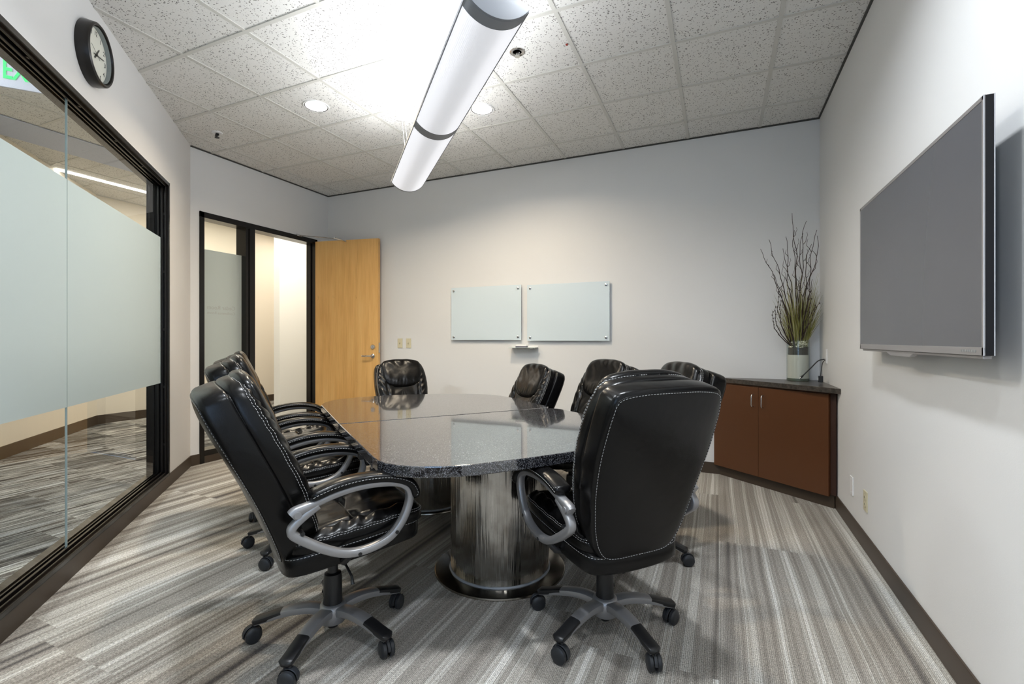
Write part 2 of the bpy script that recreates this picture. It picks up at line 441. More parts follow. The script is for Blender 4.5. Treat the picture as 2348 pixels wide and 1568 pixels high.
for i in (1, 2):
    MB(W1).box((edges[i] - .0011, GD - .004, GZ0), (edges[i] + .0011, GD + .006, GZ1)).obj('glass_joint', 'glass_edge', w1)

# ------------------------------------------------------------ door_1 : frame, sidelight, leaf
d1 = empty('door_1', (XD, D0, 0), kind='structure'); d1['label'] = 'open maple door in dark bronze frame with frosted sidelight'
def DW(p): return (p[0] - XD, p[1] - D0, p[2])
f = MB(DW); X0, X1 = XD - T - .012, XD + .012
f.box((X0, D0, .0), (X1, D0 + .045, DZ)); f.box((X0, D1 - .030, 0), (X1, D1, DZ)); f.box((X0, D0, DZ - .055), (X1, D1, DZ))
f.box((X0, DM0, 0), (X1, DM1, DZ - .05)); f.box((X0, D0 + .04, .07), (X1, DM0 + .01, .125))
f.box((X0 + .02, DM1 - .02, 0), (XD - .055, DM1 + .012, DZ - .05)); f.box((X0 + .02, D1 - .045, 0), (XD - .055, D1 - .02, DZ - .05))
f.box((X1, DM0 + .035, .0), (X1 + .012, DM1 - .035, DZ - .06))
f.obj('door_frame', 'frame', d1, bevel=.002)
p = MB(DW).add([(XD - .06, D0 + .04, .12), (XD - .06, DM0 + .005, .12), (XD - .06, DM0 + .005, DZ - .05), (XD - .06, D0 + .04, DZ - .05)], [(0, 1, 2, 3)]).obj('sidelight_glass', 'glass', d1)
MB(DW).add([(XD - .057, D0 + .07, .862), (XD - .057, DM0 - .001, .862), (XD - .057, DM0 - .001, 2.12), (XD - .057, D0 + .07, 2.12)], [(0, 1, 2, 3)]).obj('frosted_film', 'film', p)
mt = Matrix.Translation((-.0562, (D0 + DM0) / 2 - D0 + .02, 1.542)) @ Matrix.Rotation(R(-90), 4, 'Z') @ Matrix.Rotation(R(90), 4, 'X')
text_mb('Cedar Room', .058, mt, 'film_ink', 'room_name_lettering', p, extrude=.0002)
mt = Matrix.Translation((-.0562, (D0 + DM0) / 2 - D0 + .02, 1.487)) @ Matrix.Rotation(R(-90), 4, 'Z') @ Matrix.Rotation(R(90), 4, 'X')
text_mb('Conference Room', .040, mt, 'film_ink', 'room_type_lettering', p, extrude=.0002)
# leaf: local frame at hinge, x along the leaf
HG = Vector((XD + .035, D1 - .055, 0)); FAR = Vector((-3.762, 4.585, 0))
ang = math.atan2(FAR.y - HG.y, FAR.x - HG.x); DL = (FAR - HG).length
leaf = MB().box((0, -.0, .012), (DL, .044, 2.44)).obj('door_leaf', 'maple', d1, bevel=.002)
leaf.location = HG - Vector(d1.location); leaf.rotation_euler = (0, 0, ang)
def at_leaf(mb, name, m, **k): return mb.obj(name, m, leaf, **k)
lx = DL - .07
h = MB(); h.lathe([(.026, 0), (.026, -.008), (.012, -.012), (.012, -.05)], (lx, 0, 1.02), 20, 'y'); h.tube([(lx, -.05, 1.02), (lx - .01, -.055, 1.02), (lx - .11, -.055, 1.02), (lx - .12, -.05, 1.02)], .0085, 10)
at_leaf(h, 'lever_handle', 'chrome', smooth=40)
at_leaf(MB().lathe([(.030, 0), (.030, -.006), (.024, -.014), (.010, -.014)], (lx, 0, 1.13), 24, 'y').box((lx - .003, -.018, 1.118), (lx + .003, -.010, 1.142)), 'deadbolt', 'chrome', smooth=40)
at_leaf(MB().box((DL - .001, .008, 1.06), (DL + .0025, .036, 1.18)), 'latch_plate', 'chrome')
# closer arm above the door
ca = MB(DW); ca.box((XD + .012, D1 - .33, DZ - .012), (XD + .03, D1 - .26, DZ + .012))
e1 = (XD + .02, D1 - .30, DZ + .0); e2 = (-4.37, 4.50, 2.475); e3 = (-4.23, 4.47, 2.44)
ca.tube([e1, e2], .006, 8); ca.tube([e2, e3, (-4.18, 4.50, 2.42)], .007, 8); ca.lathe([(.013, -.012), (.013, .012)], e2, 12)
ca.obj('closer_arm', 'chrome', d1, smooth=40)

# ------------------------------------------------------------ window_2, added unseen behind the camera for daylight
w2 = empty('window_2', (WX0, YF, WZ0), kind='structure'); w2['label'] = 'added daylight window, out of view behind the camera'
f = MB(lambda p: (p[0] - WX0, p[1] - YF, p[2] - WZ0)); F_ = .05
f.box((WX0, YF - .1, WZ0), (WX1, YF, WZ0 + F_)); f.box((WX0, YF - .1, WZ1 - F_), (WX1, YF, WZ1))
f.box((WX0, YF - .1, WZ0), (WX0 + F_, YF, WZ1)); f.box((WX1 - F_, YF - .1, WZ0), (WX1, YF, WZ1))
f.obj('window_frame', 'frame', w2)
MB(lambda p: (p[0] - WX0, p[1] - YF, p[2] - WZ0)).add([(WX0 + F_, YF - .06, WZ0 + F_), (WX1 - F_, YF - .06, WZ0 + F_), (WX1 - F_, YF - .06, WZ1 - F_), (WX0 + F_, YF - .06, WZ1 - F_)], [(0, 1, 2, 3)]).obj('glass_pane', 'glass', w2)

# ------------------------------------------------------------ corridor beyond the glass
CX, CYC, CZ = -8.2, 3.85, 3.3
P0 = LW((0, T, 0)); 
corr = [(XFL - T * .7, YF - T * .7), (LC[0] - T, LC[1] - .054), (XD - T, 8.0), (CX, 8.0), (CX, CYC), (CX + CYC + 1.6, -1.6), (XFL - .4, -1.6)]
struct(MB().prism(corr, -.05, 0), 'floor_corridor', 'carpet_corr')
struct(MB().prism(corr, CZ, CZ + .05), 'ceiling_corridor', 'tile')
struct(MB().add([(CX, 8, 0), (CX, CYC, 0), (CX, CYC, CZ), (CX, 8, CZ), (CX - .1, 8, 0), (CX - .1, CYC, 0), (CX - .1, CYC, CZ), (CX - .1, 8, CZ)],
    [(0, 1, 2, 3), (7, 6, 5, 4), (0, 3, 7, 4), (1, 5, 6, 2), (3, 2, 6, 7), (0, 4, 5, 1)]), 'wall_corridor_end', 'corr')
xe = CX + CYC + 1.6
pa, pb = (CX, CYC), (xe, -1.6)
struct(MB().prism([pa, (pa[0] - .1, pa[1] - .05), (pb[0] - .1, pb[1] - .1), pb], 0, CZ), 'wall_corridor', 'corr')
struct(MB().box((CX - .1, 8, 0), (XD, 8.1, CZ)), 'wall_corridor_back', 'corr')
struct(MB().box((xe - .2, -1.7, 0), (XFL, -1.6, CZ)), 'wall_corridor_front', 'corr')
struct(MB().box((XD - T, YB + T, 0), (XD, 8, CZ)), 'wall_corridor_side', 'corr')
struct(MB().box((XD - T, 2.9, CEIL + .0), (XD, YB + T, CZ)), 'wall_above_door_side', 'corr')
struct(MB(LW).box((-.05, 0, CEIL + .045), (LE + .13, T, CZ)), 'wall_above_left', 'corr')
b = MB(); b.prism([(pa[0], pa[1]), (pa[0] + .012, pa[1] + .005), (pb[0] + .012, pb[1]), pb], 0, .13); b.box((CX, CYC, 0), (CX + .012, 8, .13))
struct(b, 'baseboard_corridor', 'rubber_base')
# white partition seen through the doorway
struct(MB().box((-6.32, 5.25, 0), (-6.2, 8, CZ)), 'wall_corridor_partition', 'corr_white')
g = MB(); y = 7.7
def cxl(y): return CX if y > CYC else CX + (CYC - y)
def cxr(y): return XD - T if y > LC[1] else LC[0] - T + (LC[1] - y)
while y > -1.5:
    g.box((cxl(y), y - W, CZ - .005), (cxr(y), y + W, CZ + .001)); y -= .59
for k in range(12):
    x = -5.588 - (k - 4) * .52
    if x < CX: continue
    lo = max(-1.5, CYC - (x - CX)) if x > CX else CYC; hi = 8 if x < XD - T else LC[1] - (x - LC[0]) - T * 1.4
    if hi > lo: g.box((x - W, lo, CZ - .0055), (x + W, hi, CZ + .001))
struct(g, 'trim_3', 'grid')
struct(MB().prism([(-6.65, 2.31), (-6.08, 1.74), (-6.08, 8), (-6.65, 8)], CZ - .012, CZ - .006), 'trim_4', 'reflected_band')  # thin added strip, painted blue-grey in place of a reflected band
# linear lights recessed in the corridor ceiling
M['tube_glow'] = mat('linear_light_glow', (1, 1, 1), .5, emis=(1, .98, .93), estr=7)
l = MB().box((-7.43, 3.06, CZ - .012), (-7.37, 8, CZ - .007)).obj('ceiling_strip_light', 'tube_glow')
tag(l, 'long thin white strip light in the corridor ceiling beyond the glass', 'ceiling light')
for (x, y, pw) in ((-7.0, 4.95, 24), (-5.4, 4.6, 27), (-7.3, 6.9, 13)):  # fill lamps added to brighten the corridor, hidden by walls, no fixtures
    area('corridor_fill', (x, y, CZ - .02), (0, 0, 0), .6, .6, pw, (1.0, .90, .76))
area('corridor_end_fill', (-5.3, 5.9, CZ - .02), (0, 0, 0), .6, .6, 13, (1.0, .98, .93))  # added fill that brightens the white partition, no fixture
area('corridor_fill', (-4.4, .35, CZ - .02), (0, 0, 0), .6, .6, 46, (.88, .94, 1.0))  # cool fill added out of view near the glazing
# EXIT sign hanging in the corridor
ex = Vector((-4.07, 1.50, 2.80)); e = empty('exit_sign', ex, R(50))
tag(e, 'hanging exit sign with green letters on a pale panel beyond the glass', 'exit sign')
MB().box((-.17, -.008, 0), (.17, .008, .20)).obj('sign_panel', mat('pale_acrylic', (.62, .64, .74), .25), e, bevel=.002)
M['exit_green'] = mat('lit_green_letters', (.02, .5, .12), .4, emis=(.10, .85, .25), estr=.5)
text_mb('EXIT', .165, Matrix.Translation((.028, -.0095, .105)) @ Matrix.Rotation(R(90), 4, 'X') @ Matrix.Diagonal((.60, 1, 1, 1)), 'exit_green', 'lettering', e, extrude=.001, bold=.0028)
MB().box((-.15, -.03, .20), (.15, .03, .25)).obj('housing', 'white_plastic', e, bevel=.004)
MB().lathe([(.012, .25), (.012, CZ - ex.z)], n=12).obj('hanger', 'white_plastic', e)
# ------------------------------------------------------------ things on the back wall
def glass_board(x0, x1, z0, z1, label):
    e = empty('glass_board', ((x0 + x1) / 2, YB, z0)); w, h = x1 - x0, z1 - z0
    tag(e, label, 'whiteboard', 'frameless glass marker boards')
    MB().box((-w / 2, -.030, 0), (w / 2, -.023, h)).obj('glass_panel', 'board', e, bevel=.0015)
    for sx in (-1, 1):
        for sz in (.035, h - .035):
            MB().lathe([(.009, 0), (.009, -.030), (.013, -.030), (.013, -.036), (.010, -.038)], (sx * (w / 2 - .035), 0, sz), 18, 'y').obj('standoff', 'chrome', e, smooth=40)
glass_board(-2.784, -1.926, 1.212, 1.802, 'left frameless glass marker board, the one nearer the open door')
glass_board(-1.858, -.985, 1.204, 1.793, 'right frameless glass marker board, the one nearer the corner cabinet')
e = empty('marker_shelf', (-1.893, YB, 1.128)); tag(e, 'small clear glass shelf on the back wall under the boards', 'shelf')
MB().box((-.15, -.10, 0), (.15, -.001, .007)).obj('shelf_plate', mat('pale_glass_shelf', (.62, .68, .66), .12), e, bevel=.001)
for x in (-.09, .09): MB().box((x - .012, -.03, -.012), (x + .012, 0, 0)).obj('bracket', 'chrome', e, bevel=.002)
o = MB().box((-.075, -.026, 0), (.045, .026, .026)).obj('board_eraser', 'white_plastic', None, bevel=.006)
MB().box((-.077, -.027, 0), (.047, .027, .010)).obj('felt_pad', mat('dark_felt', (.02, .02, .05), .9), o)
o.location = (-1.89, YB - .06, 1.1355); tag(o, 'white eraser with dark felt on the small glass shelf', 'eraser')
o = MB().tube([(0, 0, 0), (.09, 0, 0)], .006, 10).tube([(.088, 0, 0), (.115, 0, 0)], .007, 10).obj('marker_pen', 'white_plastic', None, smooth=40)
o.location = (-1.84, YB - .05, 1.1425); tag(o, 'white marker pen beside the eraser on the glass shelf', 'marker')
def wall_switch(x, label):
    e = empty('light_switch', (x, YB, 1.174)); tag(e, label, 'light switch', 'ivory switches on the back wall')
    MB().box((-.035, -.006, -.057), (.035, 0, .057)).obj('cover_plate', 'ivory', e, bevel=.003)
    MB().add([(-.005, -.006, -.012), (.005, -.006, -.012), (.005, -.006, .012), (-.005, -.006, .012), (-.004, -.018, .002), (.004, -.018, .002), (.004, -.016, .010), (-.004, -.016, .010)],
             [(0, 1, 5, 4), (1, 2, 6, 5), (2, 3, 7, 6), (3, 0, 4, 7), (4, 5, 6, 7)]).obj('toggle', 'ivory', e)
    for z in (-.03, .03): MB().lathe([(.0032, -.006), (.0032, -.0075)], (0, 0, z), 10, 'y').obj('screw', 'ivory', e)
wall_switch(-3.512, 'ivory light switch, the one nearer the open door')
wall_switch(-3.388, 'ivory light switch, the one further from the open door')

# ------------------------------------------------------------ right wall
XT = .684; TY0, TY1, TZ0, TZ1 = 1.756, 3.035, 1.166, 1.902
e = empty('television', (XR, (TY0 + TY1) / 2, TZ0)); tag(e, 'large wall mounted flat television with dark grey screen', 'television')
tx = lambda p: (p[0] - XR, p[1] - (TY0 + TY1) / 2, p[2] - TZ0)
MB(tx).box((XT + .002, TY0, TZ0), (XT + .024, TY1, TZ1)).obj('case', 'tv_black', e, bevel=.002)
b = MB(tx); B = .012
b.box((XT, TY0, TZ1 - B), (XT + .004, TY1, TZ1)); b.box((XT, TY0, TZ0), (XT + .004, TY1, TZ0 + .024))
b.box((XT, TY0, TZ0), (XT + .004, TY0 + B, TZ1)); b.box((XT, TY1 - B, TZ0), (XT + .004, TY1, TZ1)); b.obj('bezel', 'bezel', e, bevel=.001)
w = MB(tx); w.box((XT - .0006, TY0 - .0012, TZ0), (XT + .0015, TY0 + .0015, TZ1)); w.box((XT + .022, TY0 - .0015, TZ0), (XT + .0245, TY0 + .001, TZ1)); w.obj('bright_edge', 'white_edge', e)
MB(tx).box((XT + .0012, TY0 + B, TZ0 + .024), (XT + .003, TY1 - B, TZ1 - B)).obj('screen', 'screen', e)
MB(tx).box((XT + .006, TY0 + .02, TZ0 - .010), (XT + .026, TY1 - .03, TZ0)).obj('lower_lip', 'bezel', e, bevel=.002)
MB(tx).add([(XT + .004, y, z) for y, z in ((2.30, TZ0 - .008), (2.34, TZ0 - .022), (2.56, TZ0 - .022), (2.62, TZ0 - .008))] + [(XT + .022, y, z) for y, z in ((2.30, TZ0 - .008), (2.34, TZ0 - .022), (2.56, TZ0 - .022), (2.62, TZ0 - .008))],
    [(0, 1, 2, 3), (7, 6, 5, 4), (0, 4, 5, 1), (1, 5, 6, 2), (2, 6, 7, 3), (3, 7, 4, 0)]).obj('sensor_bar', 'bezel', e)
for k in range(9): pass
b = MB(tx)
for k, wd_ in enumerate((.006, .003, .004, .006, .003, .007, .004, .005, .003)):
    b.box((XT - .0012, TY0 + .045 + k * .011, TZ0 + .009), (XT + .001, TY0 + .045 + k * .011 + wd_, TZ0 + .016))
b.obj('spec_sticker', 'grey_ink', e)
MB(tx).box((XT + .024, 1.93, TZ0 + .12), (XT + .045, 2.86, TZ1 - .1)).obj('rear_housing', 'tv_black', e, bevel=.006)
MB(tx).box((XT + .045, 2.15, TZ0 + .22), (XR - .001, 2.65, TZ1 - .2)).obj('wall_bracket', 'tv_black', e)
def plate(name, y, z, m, label, cat, holes=True, h=.115, w_=.07, group=None):
    e = empty(name, (XR, y, z)); tag(e, label, cat, group)
    MB().box((-.006, -w_ / 2, -h / 2), (0, w_ / 2, h / 2)).obj('cover_plate', m, e, bevel=.002)
    if holes:
        for dz in (-.02, .02):
            s = MB().lathe([(.0165, -.006), (.0165, -.008), (.001, -.008)], (0, 0, dz), 20, 'x').obj('socket', m, e)
            MB().box((-.0086, -.007, dz - .002), (-.0079, -.0045, dz + .007)).box((-.0086, .0045, dz - .002), (-.0079, .007, dz + .007)).obj('slots', 'ink', s)
    else:
        for dz in (-.04, .04): MB().lathe([(.003, -.006), (.003, -.0075)], (0, 0, dz), 10, 'x').obj('screw', m, e)
    return e
plate('blank_wall_plate', 3.620, .288, 'white_plastic', 'white blank wall plate low on the right wall beside the cabinet', 'wall plate', False)
plate('power_outlet', 3.308, .286, 'ivory', 'ivory power outlet low on the right wall', 'power outlet')
cp = plate('cable_wall_plate', 4.405, 1.085, 'white_plastic', 'white wall plate with cables above the corner cabinet', 'wall plate', False)

# ------------------------------------------------------------ corner cabinet
A_ = Vector((-.030, YB - .004)); B_ = Vector((XR - .004, 4.010)); u_ = (B_ - A_).normalized(); n_ = Vector((u_.y, -u_.x))  # n_ points into the room
if n_.y > 0: n_ = -n_
e = empty('corner_cabinet', (A_.x, A_.y, 0)); tag(e, 'brown triangular corner cabinet with two doors and dark top', 'cabinet')
def CB(p): q = u_ * p[0] + n_ * p[1]; return (q.x, q.y, p[2])
Lc = (B_ - A_).length
corner = Vector((XR - .004, YB - .004)) - A_
cs, cn = corner.dot(u_), corner.dot(n_)
def tri(z0, z1, ov, mb):
    mb.prism([(.0, ov), (Lc, ov), (Lc, ov - .001), (cs, cn), (0, ov - .001)], z0, z1)
c = MB(CB); c.prism([(.01, -.005), (Lc - .01, -.005), (cs, cn + .01)], .10, .835); c.obj('body', 'cab', e)
c = MB(CB); c.prism([(.03, -.02), (Lc - .03, -.02), (cs, cn + .01)], 0, .10); c.obj('toe_kick', 'rubber_base', e)
MB(CB).box((Lc - .042, -.012, .10), (Lc - .006, .006, .835)).obj('filler_strip', 'cab_dark', e)
LD = Lc - .048; mid = .425 * Lc
for x0, x1, hx in ((.004, mid - .0015, mid - .045), (mid + .0015, LD, mid + .045)):
    dr = MB(CB).box((x0, .002, .088), (x1, .021, .822)).obj('cabinet_door', 'cab', e, bevel=.0015)
    MB(CB).tube([(hx, .021, .76), (hx, .044, .757), (hx, .048, .745), (hx, .048, .675), (hx, .044, .663), (hx, .021, .66)], .0048, 8).obj('handle', 'chrome', dr, smooth=50)
# top: from the back wall, along both walls
ov = .035
dd = ov / abs(n_.y); 
t0 = (A_.x + .02, YB - .002); t1 = (XR - .002, YB - .002); t2 = (XR - .002, 3.915); ux = u_.x; 
front0 = Vector((.035, YB - .002)); 
c = MB(lambda p: (p[0] - A_.x, p[1] - A_.y, p[2]))
c.prism([(.020, YB - .002), (.0, YB - .035), (XR - .002, 3.918 + .0), (XR - .002, YB - .002)][::-1], .836, .874)
c.obj('countertop', 'counter', e, bevel=.002)

# ------------------------------------------------------------ vase with dried branches
random.seed(5)
VX, VY, VZ = .605, 4.58, .8745; VR = .084; VH = .335
v = empty('glass_vase', (VX, VY, VZ)); tag(v, 'clear glass cylinder vase layered with sand, gravel and pale stones on the cabinet', 'vase')
M['vase_glass'] = glass_mat('vase_glass', (.93, .96, .95))
MB().lathe([(VR - .003, .002), (VR, .004), (VR, VH), (VR - .003, VH + .002), (VR - .006, VH), (VR - .006, .02)], n=40, cap=False).obj('glass_cylinder', 'vase_glass', v, smooth=50)
MB().lathe([(.0, .001), (VR - .002, .001), (VR - .002, .019), (.0, .019)], n=40).obj('glass_base', mat('thick_green_glass', (.10, .12, .09), .1), v, smooth=40)
MB().lathe([(0, .020), (VR - .007, .020), (VR - .007, .214), (0, .216)], n=40).obj('sand_layer', 'sand', v, smooth=40)
def stones(z0, z1, n, r0, r1, name, m):
    mb = MB(); ico = [(0, 0, 1), (1, 0, 0), (0, 1, 0), (-1, 0, 0), (0, -1, 0), (0, 0, -1), (.6, .6, .5), (-.6, .6, .5), (.6, -.6, -.5), (-.6, -.6, .5)]
    F = [(0, 1, 2), (0, 2, 3), (0, 3, 4), (0, 4, 1), (5, 2, 1), (5, 3, 2), (5, 4, 3), (5, 1, 4)]
    for i in range(n):
        a = random.uniform(0, 2 * PI); rr = (VR - .0075 - r1) * math.sqrt(random.uniform(.62 if random.random() < .7 else 0, 1)); z = random.uniform(z0, z1)
        rt = Matrix.Rotation(random.uniform(0, 6), 3, 'X') @ Matrix.Rotation(random.uniform(0, 6), 3, 'Z')
        r = random.uniform(r0, r1); sc = Vector((random.uniform(.7, 1.2), random.uniform(.6, 1), random.uniform(.5, .9)))
        mb.add([Vector((rr * math.cos(a), rr * math.sin(a), z)) + rt @ (Vector(p).normalized() * r * sc) if False else Vector((rr * math.cos(a), rr * math.sin(a), z)) + rt @ Vector((p[0] * sc.x, p[1] * sc.y, p[2] * sc.z)).normalized() * r * random.uniform(.8, 1.1) for p in ico[:6]], F)
    return mb.obj(name, m, v, kind='stuff')
MB().lathe([(0, .214), (VR - .012, .214), (VR - .012, .275), (0, .275)], n=24).obj('gravel_core', 'pebble_dark', v)
stones(.218, .278, 520, .005, .008, 'dark_gravel', 'pebble_dark')
stones(.272, .322, 170, .008, .013, 'cream_stones', 'pebble_white')
br = empty('dried_branches', (VX, VY, VZ + .28)); tag(br, 'tall dried curly twigs and olive grass standing in the glass vase', 'dried plant')
# screen-like fan is spread along the camera's right-hand axis (rx) with some depth
rx = Vector((math.cos(TH), math.sin(TH), 0)); fy = Vector((-math.sin(TH), math.cos(TH), 0))
def twig(name, base, tip, wob, m, r0=.0035, seed=0, side=0):
    random.seed(seed); n = 22; pts = []
    p0 = Vector(base); p1 = Vector(tip); ph = random.uniform(0, 6); ph2 = random.uniform(0, 6)
    for i in range(n + 1):
        t = i / n; p = p0.lerp(p1, t); lift = math.sin(t * PI) * side
        a = wob * (t ** .7) * (math.sin(t * 17 + ph) * .6 + math.sin(t * 31 + ph2) * .4); b = wob * (t ** .7) * math.cos(t * 14 + ph2) * .6
        p = p + rx * (a + lift) + fy * b; pts.append(p)
    mb = MB().tube(pts, [r0 * (1 - .75 * i / n) + .0005 for i in range(n + 1)], 6)
    return mb, pts
tips = [(-.05, -.082, 1.104), (.042, -.041, 1.036), (.105, -.145, .936), (.119, -.204, .878), (-.239, -.219, .874), (-.302, -.301, .787), (-.106, -.106, .907), (-.054, -.138, .949),
        (0, -.169, .913), (-.135, -.228, .79), (.049, -.202, .815), (-.199, -.256, .58), (.089, -.13, .545)]
for i, tp in enumerate(tips):
    tp = Vector(tp); lat = tp.dot(rx); b0 = rx * max(-.05, min(.05, lat * .22 + random.uniform(-.012, .012))) + fy * random.uniform(-.04, .02)
    mb, pts = twig('branch', b0, tp, .016, 'twig', .0050, 40 + i, side=lat * -.10)
    for q in (11, 15, 18):          # side shoots
        a = pts[q]; s = random.choice((-1, 1)); ln = random.uniform(.06, .14)
        if a.x > .08: s = -1
        sp = [a + rx * s * ln * .35 * math.sin(t * 2.2) + Vector((0, 0, ln * t)) + rx * .006 * math.sin(9 * t) for t in (0, .25, .5, .75, 1)]
        mb.tube(sp, [.0024, .002, .0017, .0014, .001], 5)
    mb.obj('branch', 'twig', br, smooth=60)
for i, tp in enumerate(((-.2, -.202, .286), (-.181, -.193, .325), (-.145, -.178, .375), (-.161, -.185, .45), (.109, -.231, .345), (.09, -.184, .332), (.08, -.134, .388))):   # budded low twigs
    tp = Vector(tp); lat = tp.dot(rx)
    mb, pts = twig('b', rx * lat * .2, tp, .008, 'twig', .0035, 90 + i, side=lat * .22)
    for p in pts[8::2]: mb.lathe([(0, -.008), (.0042, -.002), (.004, .003), (0, .009)], p, 6)
    mb.obj('budded_branch', 'twig', br, smooth=60)
random.seed(9)
for nm, mt_, cnt, hmax in (('grass_blades', 'grass', 150, .52), ('pale_grass_blades', 'grass_pale', 70, .66)):
    gm = MB()
    for i in range(cnt):
        q = random.uniform(-1, 1); dx = q * .085 + random.gauss(0, .022) - .01; dx = max(-.16, min(.085, dx)); dy = random.gauss(-.05, .035); hh = random.uniform(.24, hmax) * (1 - abs(dx) * 1.2)
        b0 = rx * (q * .05) + fy * random.uniform(-.045, .04)
        pts = [b0.lerp(b0 + rx * dx + fy * dy + Vector((0, 0, hh)), t) + rx * dx * .35 * t * t * t for t in (0, .3, .6, .85, 1)]
        gm.tube(pts, [.0018, .002, .0016, .0010, .0004], 4)
    gm.obj(nm, mt_, br, kind='stuff', smooth=60)
random.seed(3); gm = MB()
for i in range(26):
    dx = random.gauss(0, .03); b0 = rx * random.uniform(-.03, .03) + fy * random.uniform(-.03, .01)
    gm.tube([b0.lerp(b0 + rx * dx + Vector((0, 0, random.uniform(.2, .4))), t) for t in (0, .5, 1)], [.004, .003, .001], 5)
gm.obj('reddish_stems', 'twig_red', br, kind='stuff', smooth=60)

# cables hanging from the wall plate over the counter
def cable(name, pts, r, label, m='plastic'):
    P = spline(pts, 8); o = Vector(P[0]); mb = MB().tube([Vector(p) - o for p in P], r, 8)
    e = empty(name, o); tag(e, label, 'cable', 'cables from the wall plate'); mb.obj('cord', m, e, smooth=60); return e, P
e, P = cable('audio_cable', [(XR - .008, 4.43, 1.06), (XR - .05, 4.44, 1.045), (XR - .10, 4.45, .985), (XR - .150, 4.46, .925)], .0045, 'black cable with a silver plug hanging beside the vase')
d_ = (Vector(P[-1]) - Vector(P[-5])).normalized(); q = Vector(P[-1]) - e.location
MB().tube([q, q + d_ * .022], .0075, 12).obj('plug_body', 'plastic', e, smooth=40); MB().tube([q + d_ * .022, q + d_ * .034], .0065, 12).obj('plug_tip', 'chrome', e, smooth=40)
e, P = cable('video_cable', [(XR - .008, 4.41, 1.055), (XR - .03, 4.38, 1.03), (XR - .045, 4.34, .975), (XR - .055, 4.31, .935)], .003, 'thin black cable ending in a square black adapter')
q = Vector(P[-1]) - e.location
MB().box(q + Vector((-.016, -.014, -.050)), q + Vector((.016, .014, .0))).obj('adapter', 'plastic', e, bevel=.004)
MB().box(q + Vector((-.0175, -.007, -.034)), q + Vector((-.0155, .007, -.014))).obj('adapter_label', 'white_plastic', e)

# ------------------------------------------------------------ wall clock on the left wall
cs_, cr = (LC[1] - 1.455) / S2 , .166
ck = empty('wall_clock', LW((cs_, 0, 2.785)), R(45)); tag(ck, 'round black wall clock with cream face above the glazed wall', 'clock')
# local x along -s (viewer's right), local -y is out of the wall toward the room
ck.rotation_euler = (0, 0, R(-45))
K = lambda p: p
MB().lathe([(cr - .03, 0), (cr, 0), (cr + .002, .02), (cr - .004, .056), (cr - .012, .062), (cr - .020, .060), (cr - .026, .040), (cr - .026, .034)], n=64, axis='y', cap=False).obj('case', 'clock_black', ck, smooth=40)
MB().lathe([(0, .012), (cr - .02, .012), (cr - .02, .030), (0, .030)], n=48, axis='y').obj('dial', 'clock_face', ck, smooth=30)
MB().lathe([(cr - .0262, .031), (cr - .0262, .052)], n=48, axis='y', cap=False).obj('inner_rim', mat('grey_rim', (.25, .28, .28), .4), ck)
def CKM(x, z, y=.0308, ang=0): return Matrix.Translation((x, y, z)) @ Matrix.Rotation(ang, 4, 'Y') @ Matrix.Rotation(R(180), 4, 'Z') @ Matrix.Rotation(R(90), 4, 'X')
for h in range(1, 13):
    a = R(30 * h); rr = cr - .050
    text_mb(str(h), .036, CKM(-rr * math.sin(a), rr * math.cos(a)), 'ink', 'numeral', ck, extrude=.0004)
def hand(name, ang, l, w_, y, tail=.03):
    a = R(ang); d = Vector((-math.sin(a), 0, math.cos(a))); n = Vector((d.z, 0, -d.x))
    ps = [d * -tail + n * w_, d * l + n * w_ * .7, d * l - n * w_ * .7, d * -tail - n * w_]
    MB().add([(p.x, y, p.z) for p in ps] + [(p.x, y + .0012, p.z) for p in ps], [(0, 1, 2, 3), (7, 6, 5, 4), (0, 4, 5, 1), (1, 5, 6, 2), (2, 6, 7, 3), (3, 7, 4, 0)]).obj(name, 'ink', ck)
hand('hour_hand', 38, .058, .0040, .033); hand('minute_hand', 80, .092, .0026, .035); hand('second_hand', 292, .075, .0010, .037, .035)
MB().lathe([(.007, .031), (.007, .039), (0, .040)], n=16, axis='y').obj('hand_cap', 'ink', ck)
# ------------------------------------------------------------ pendant light
random.seed(11)
PA = Vector((-2.355, 3.232, 2.50)); PB = Vector((-.775, 1.640, 2.50)); pd = (PB - PA).normalized(); PL = (PB - PA).length
e = empty('pendant_light', PA, math.atan2(pd.y, pd.x)); tag(e, 'long curved linear pendant light with perforated diffuser and grey bands', 'pendant light')
HW_, SAG = .128, .066
def arc(n=24, k=1.0):
    Rr = (HW_ ** 2 + SAG ** 2) / (2 * SAG); a0 = math.asin(HW_ / Rr)
    return [(Rr * math.sin(-a0 + 2 * a0 * i / n) * k, (Rr - SAG) - Rr * math.cos(-a0 + 2 * a0 * i / n) if k == 1 else ((Rr - SAG) - Rr * math.cos(-a0 + 2 * a0 * i / n)) * k) for i in range(n + 1)]
def ext(prof, x0, x1, mb, cap=True):
    n = len(prof)
    fs = [(i, (i + 1) % n, n + (i + 1) % n, n + i) for i in range(n)]
    if cap: fs += [tuple(range(n)), tuple(range(2 * n - 1, n - 1, -1))]
    return mb.add([(x0, y, z) for y, z in prof] + [(x1, y, z) for y, z in prof], fs)
A1 = arc(); solid = A1 + [(HW_, .006), (HW_ - .035, .024), (-HW_ + .035, .024), (-HW_, .006)]
A2 = arc(24, 1.012)
band = A2 + [(HW_ * 1.012, .006), (-HW_ * 1.012, .006)]
for x0, x1 in ((-.012, 0), (PL, PL + .012)):
    b = MB(); ext(solid, x0, x1, b); b.obj('end_cap', 'fixture', e, smooth=40, bevel=.0015)
b = MB(); ext(band, PL - .055, PL + .001, b); b.obj('end_band', 'fixture', e, smooth=40)
b = MB(); ext(band, 0, .010, b); b.obj('end_band', 'fixture', e, smooth=40)
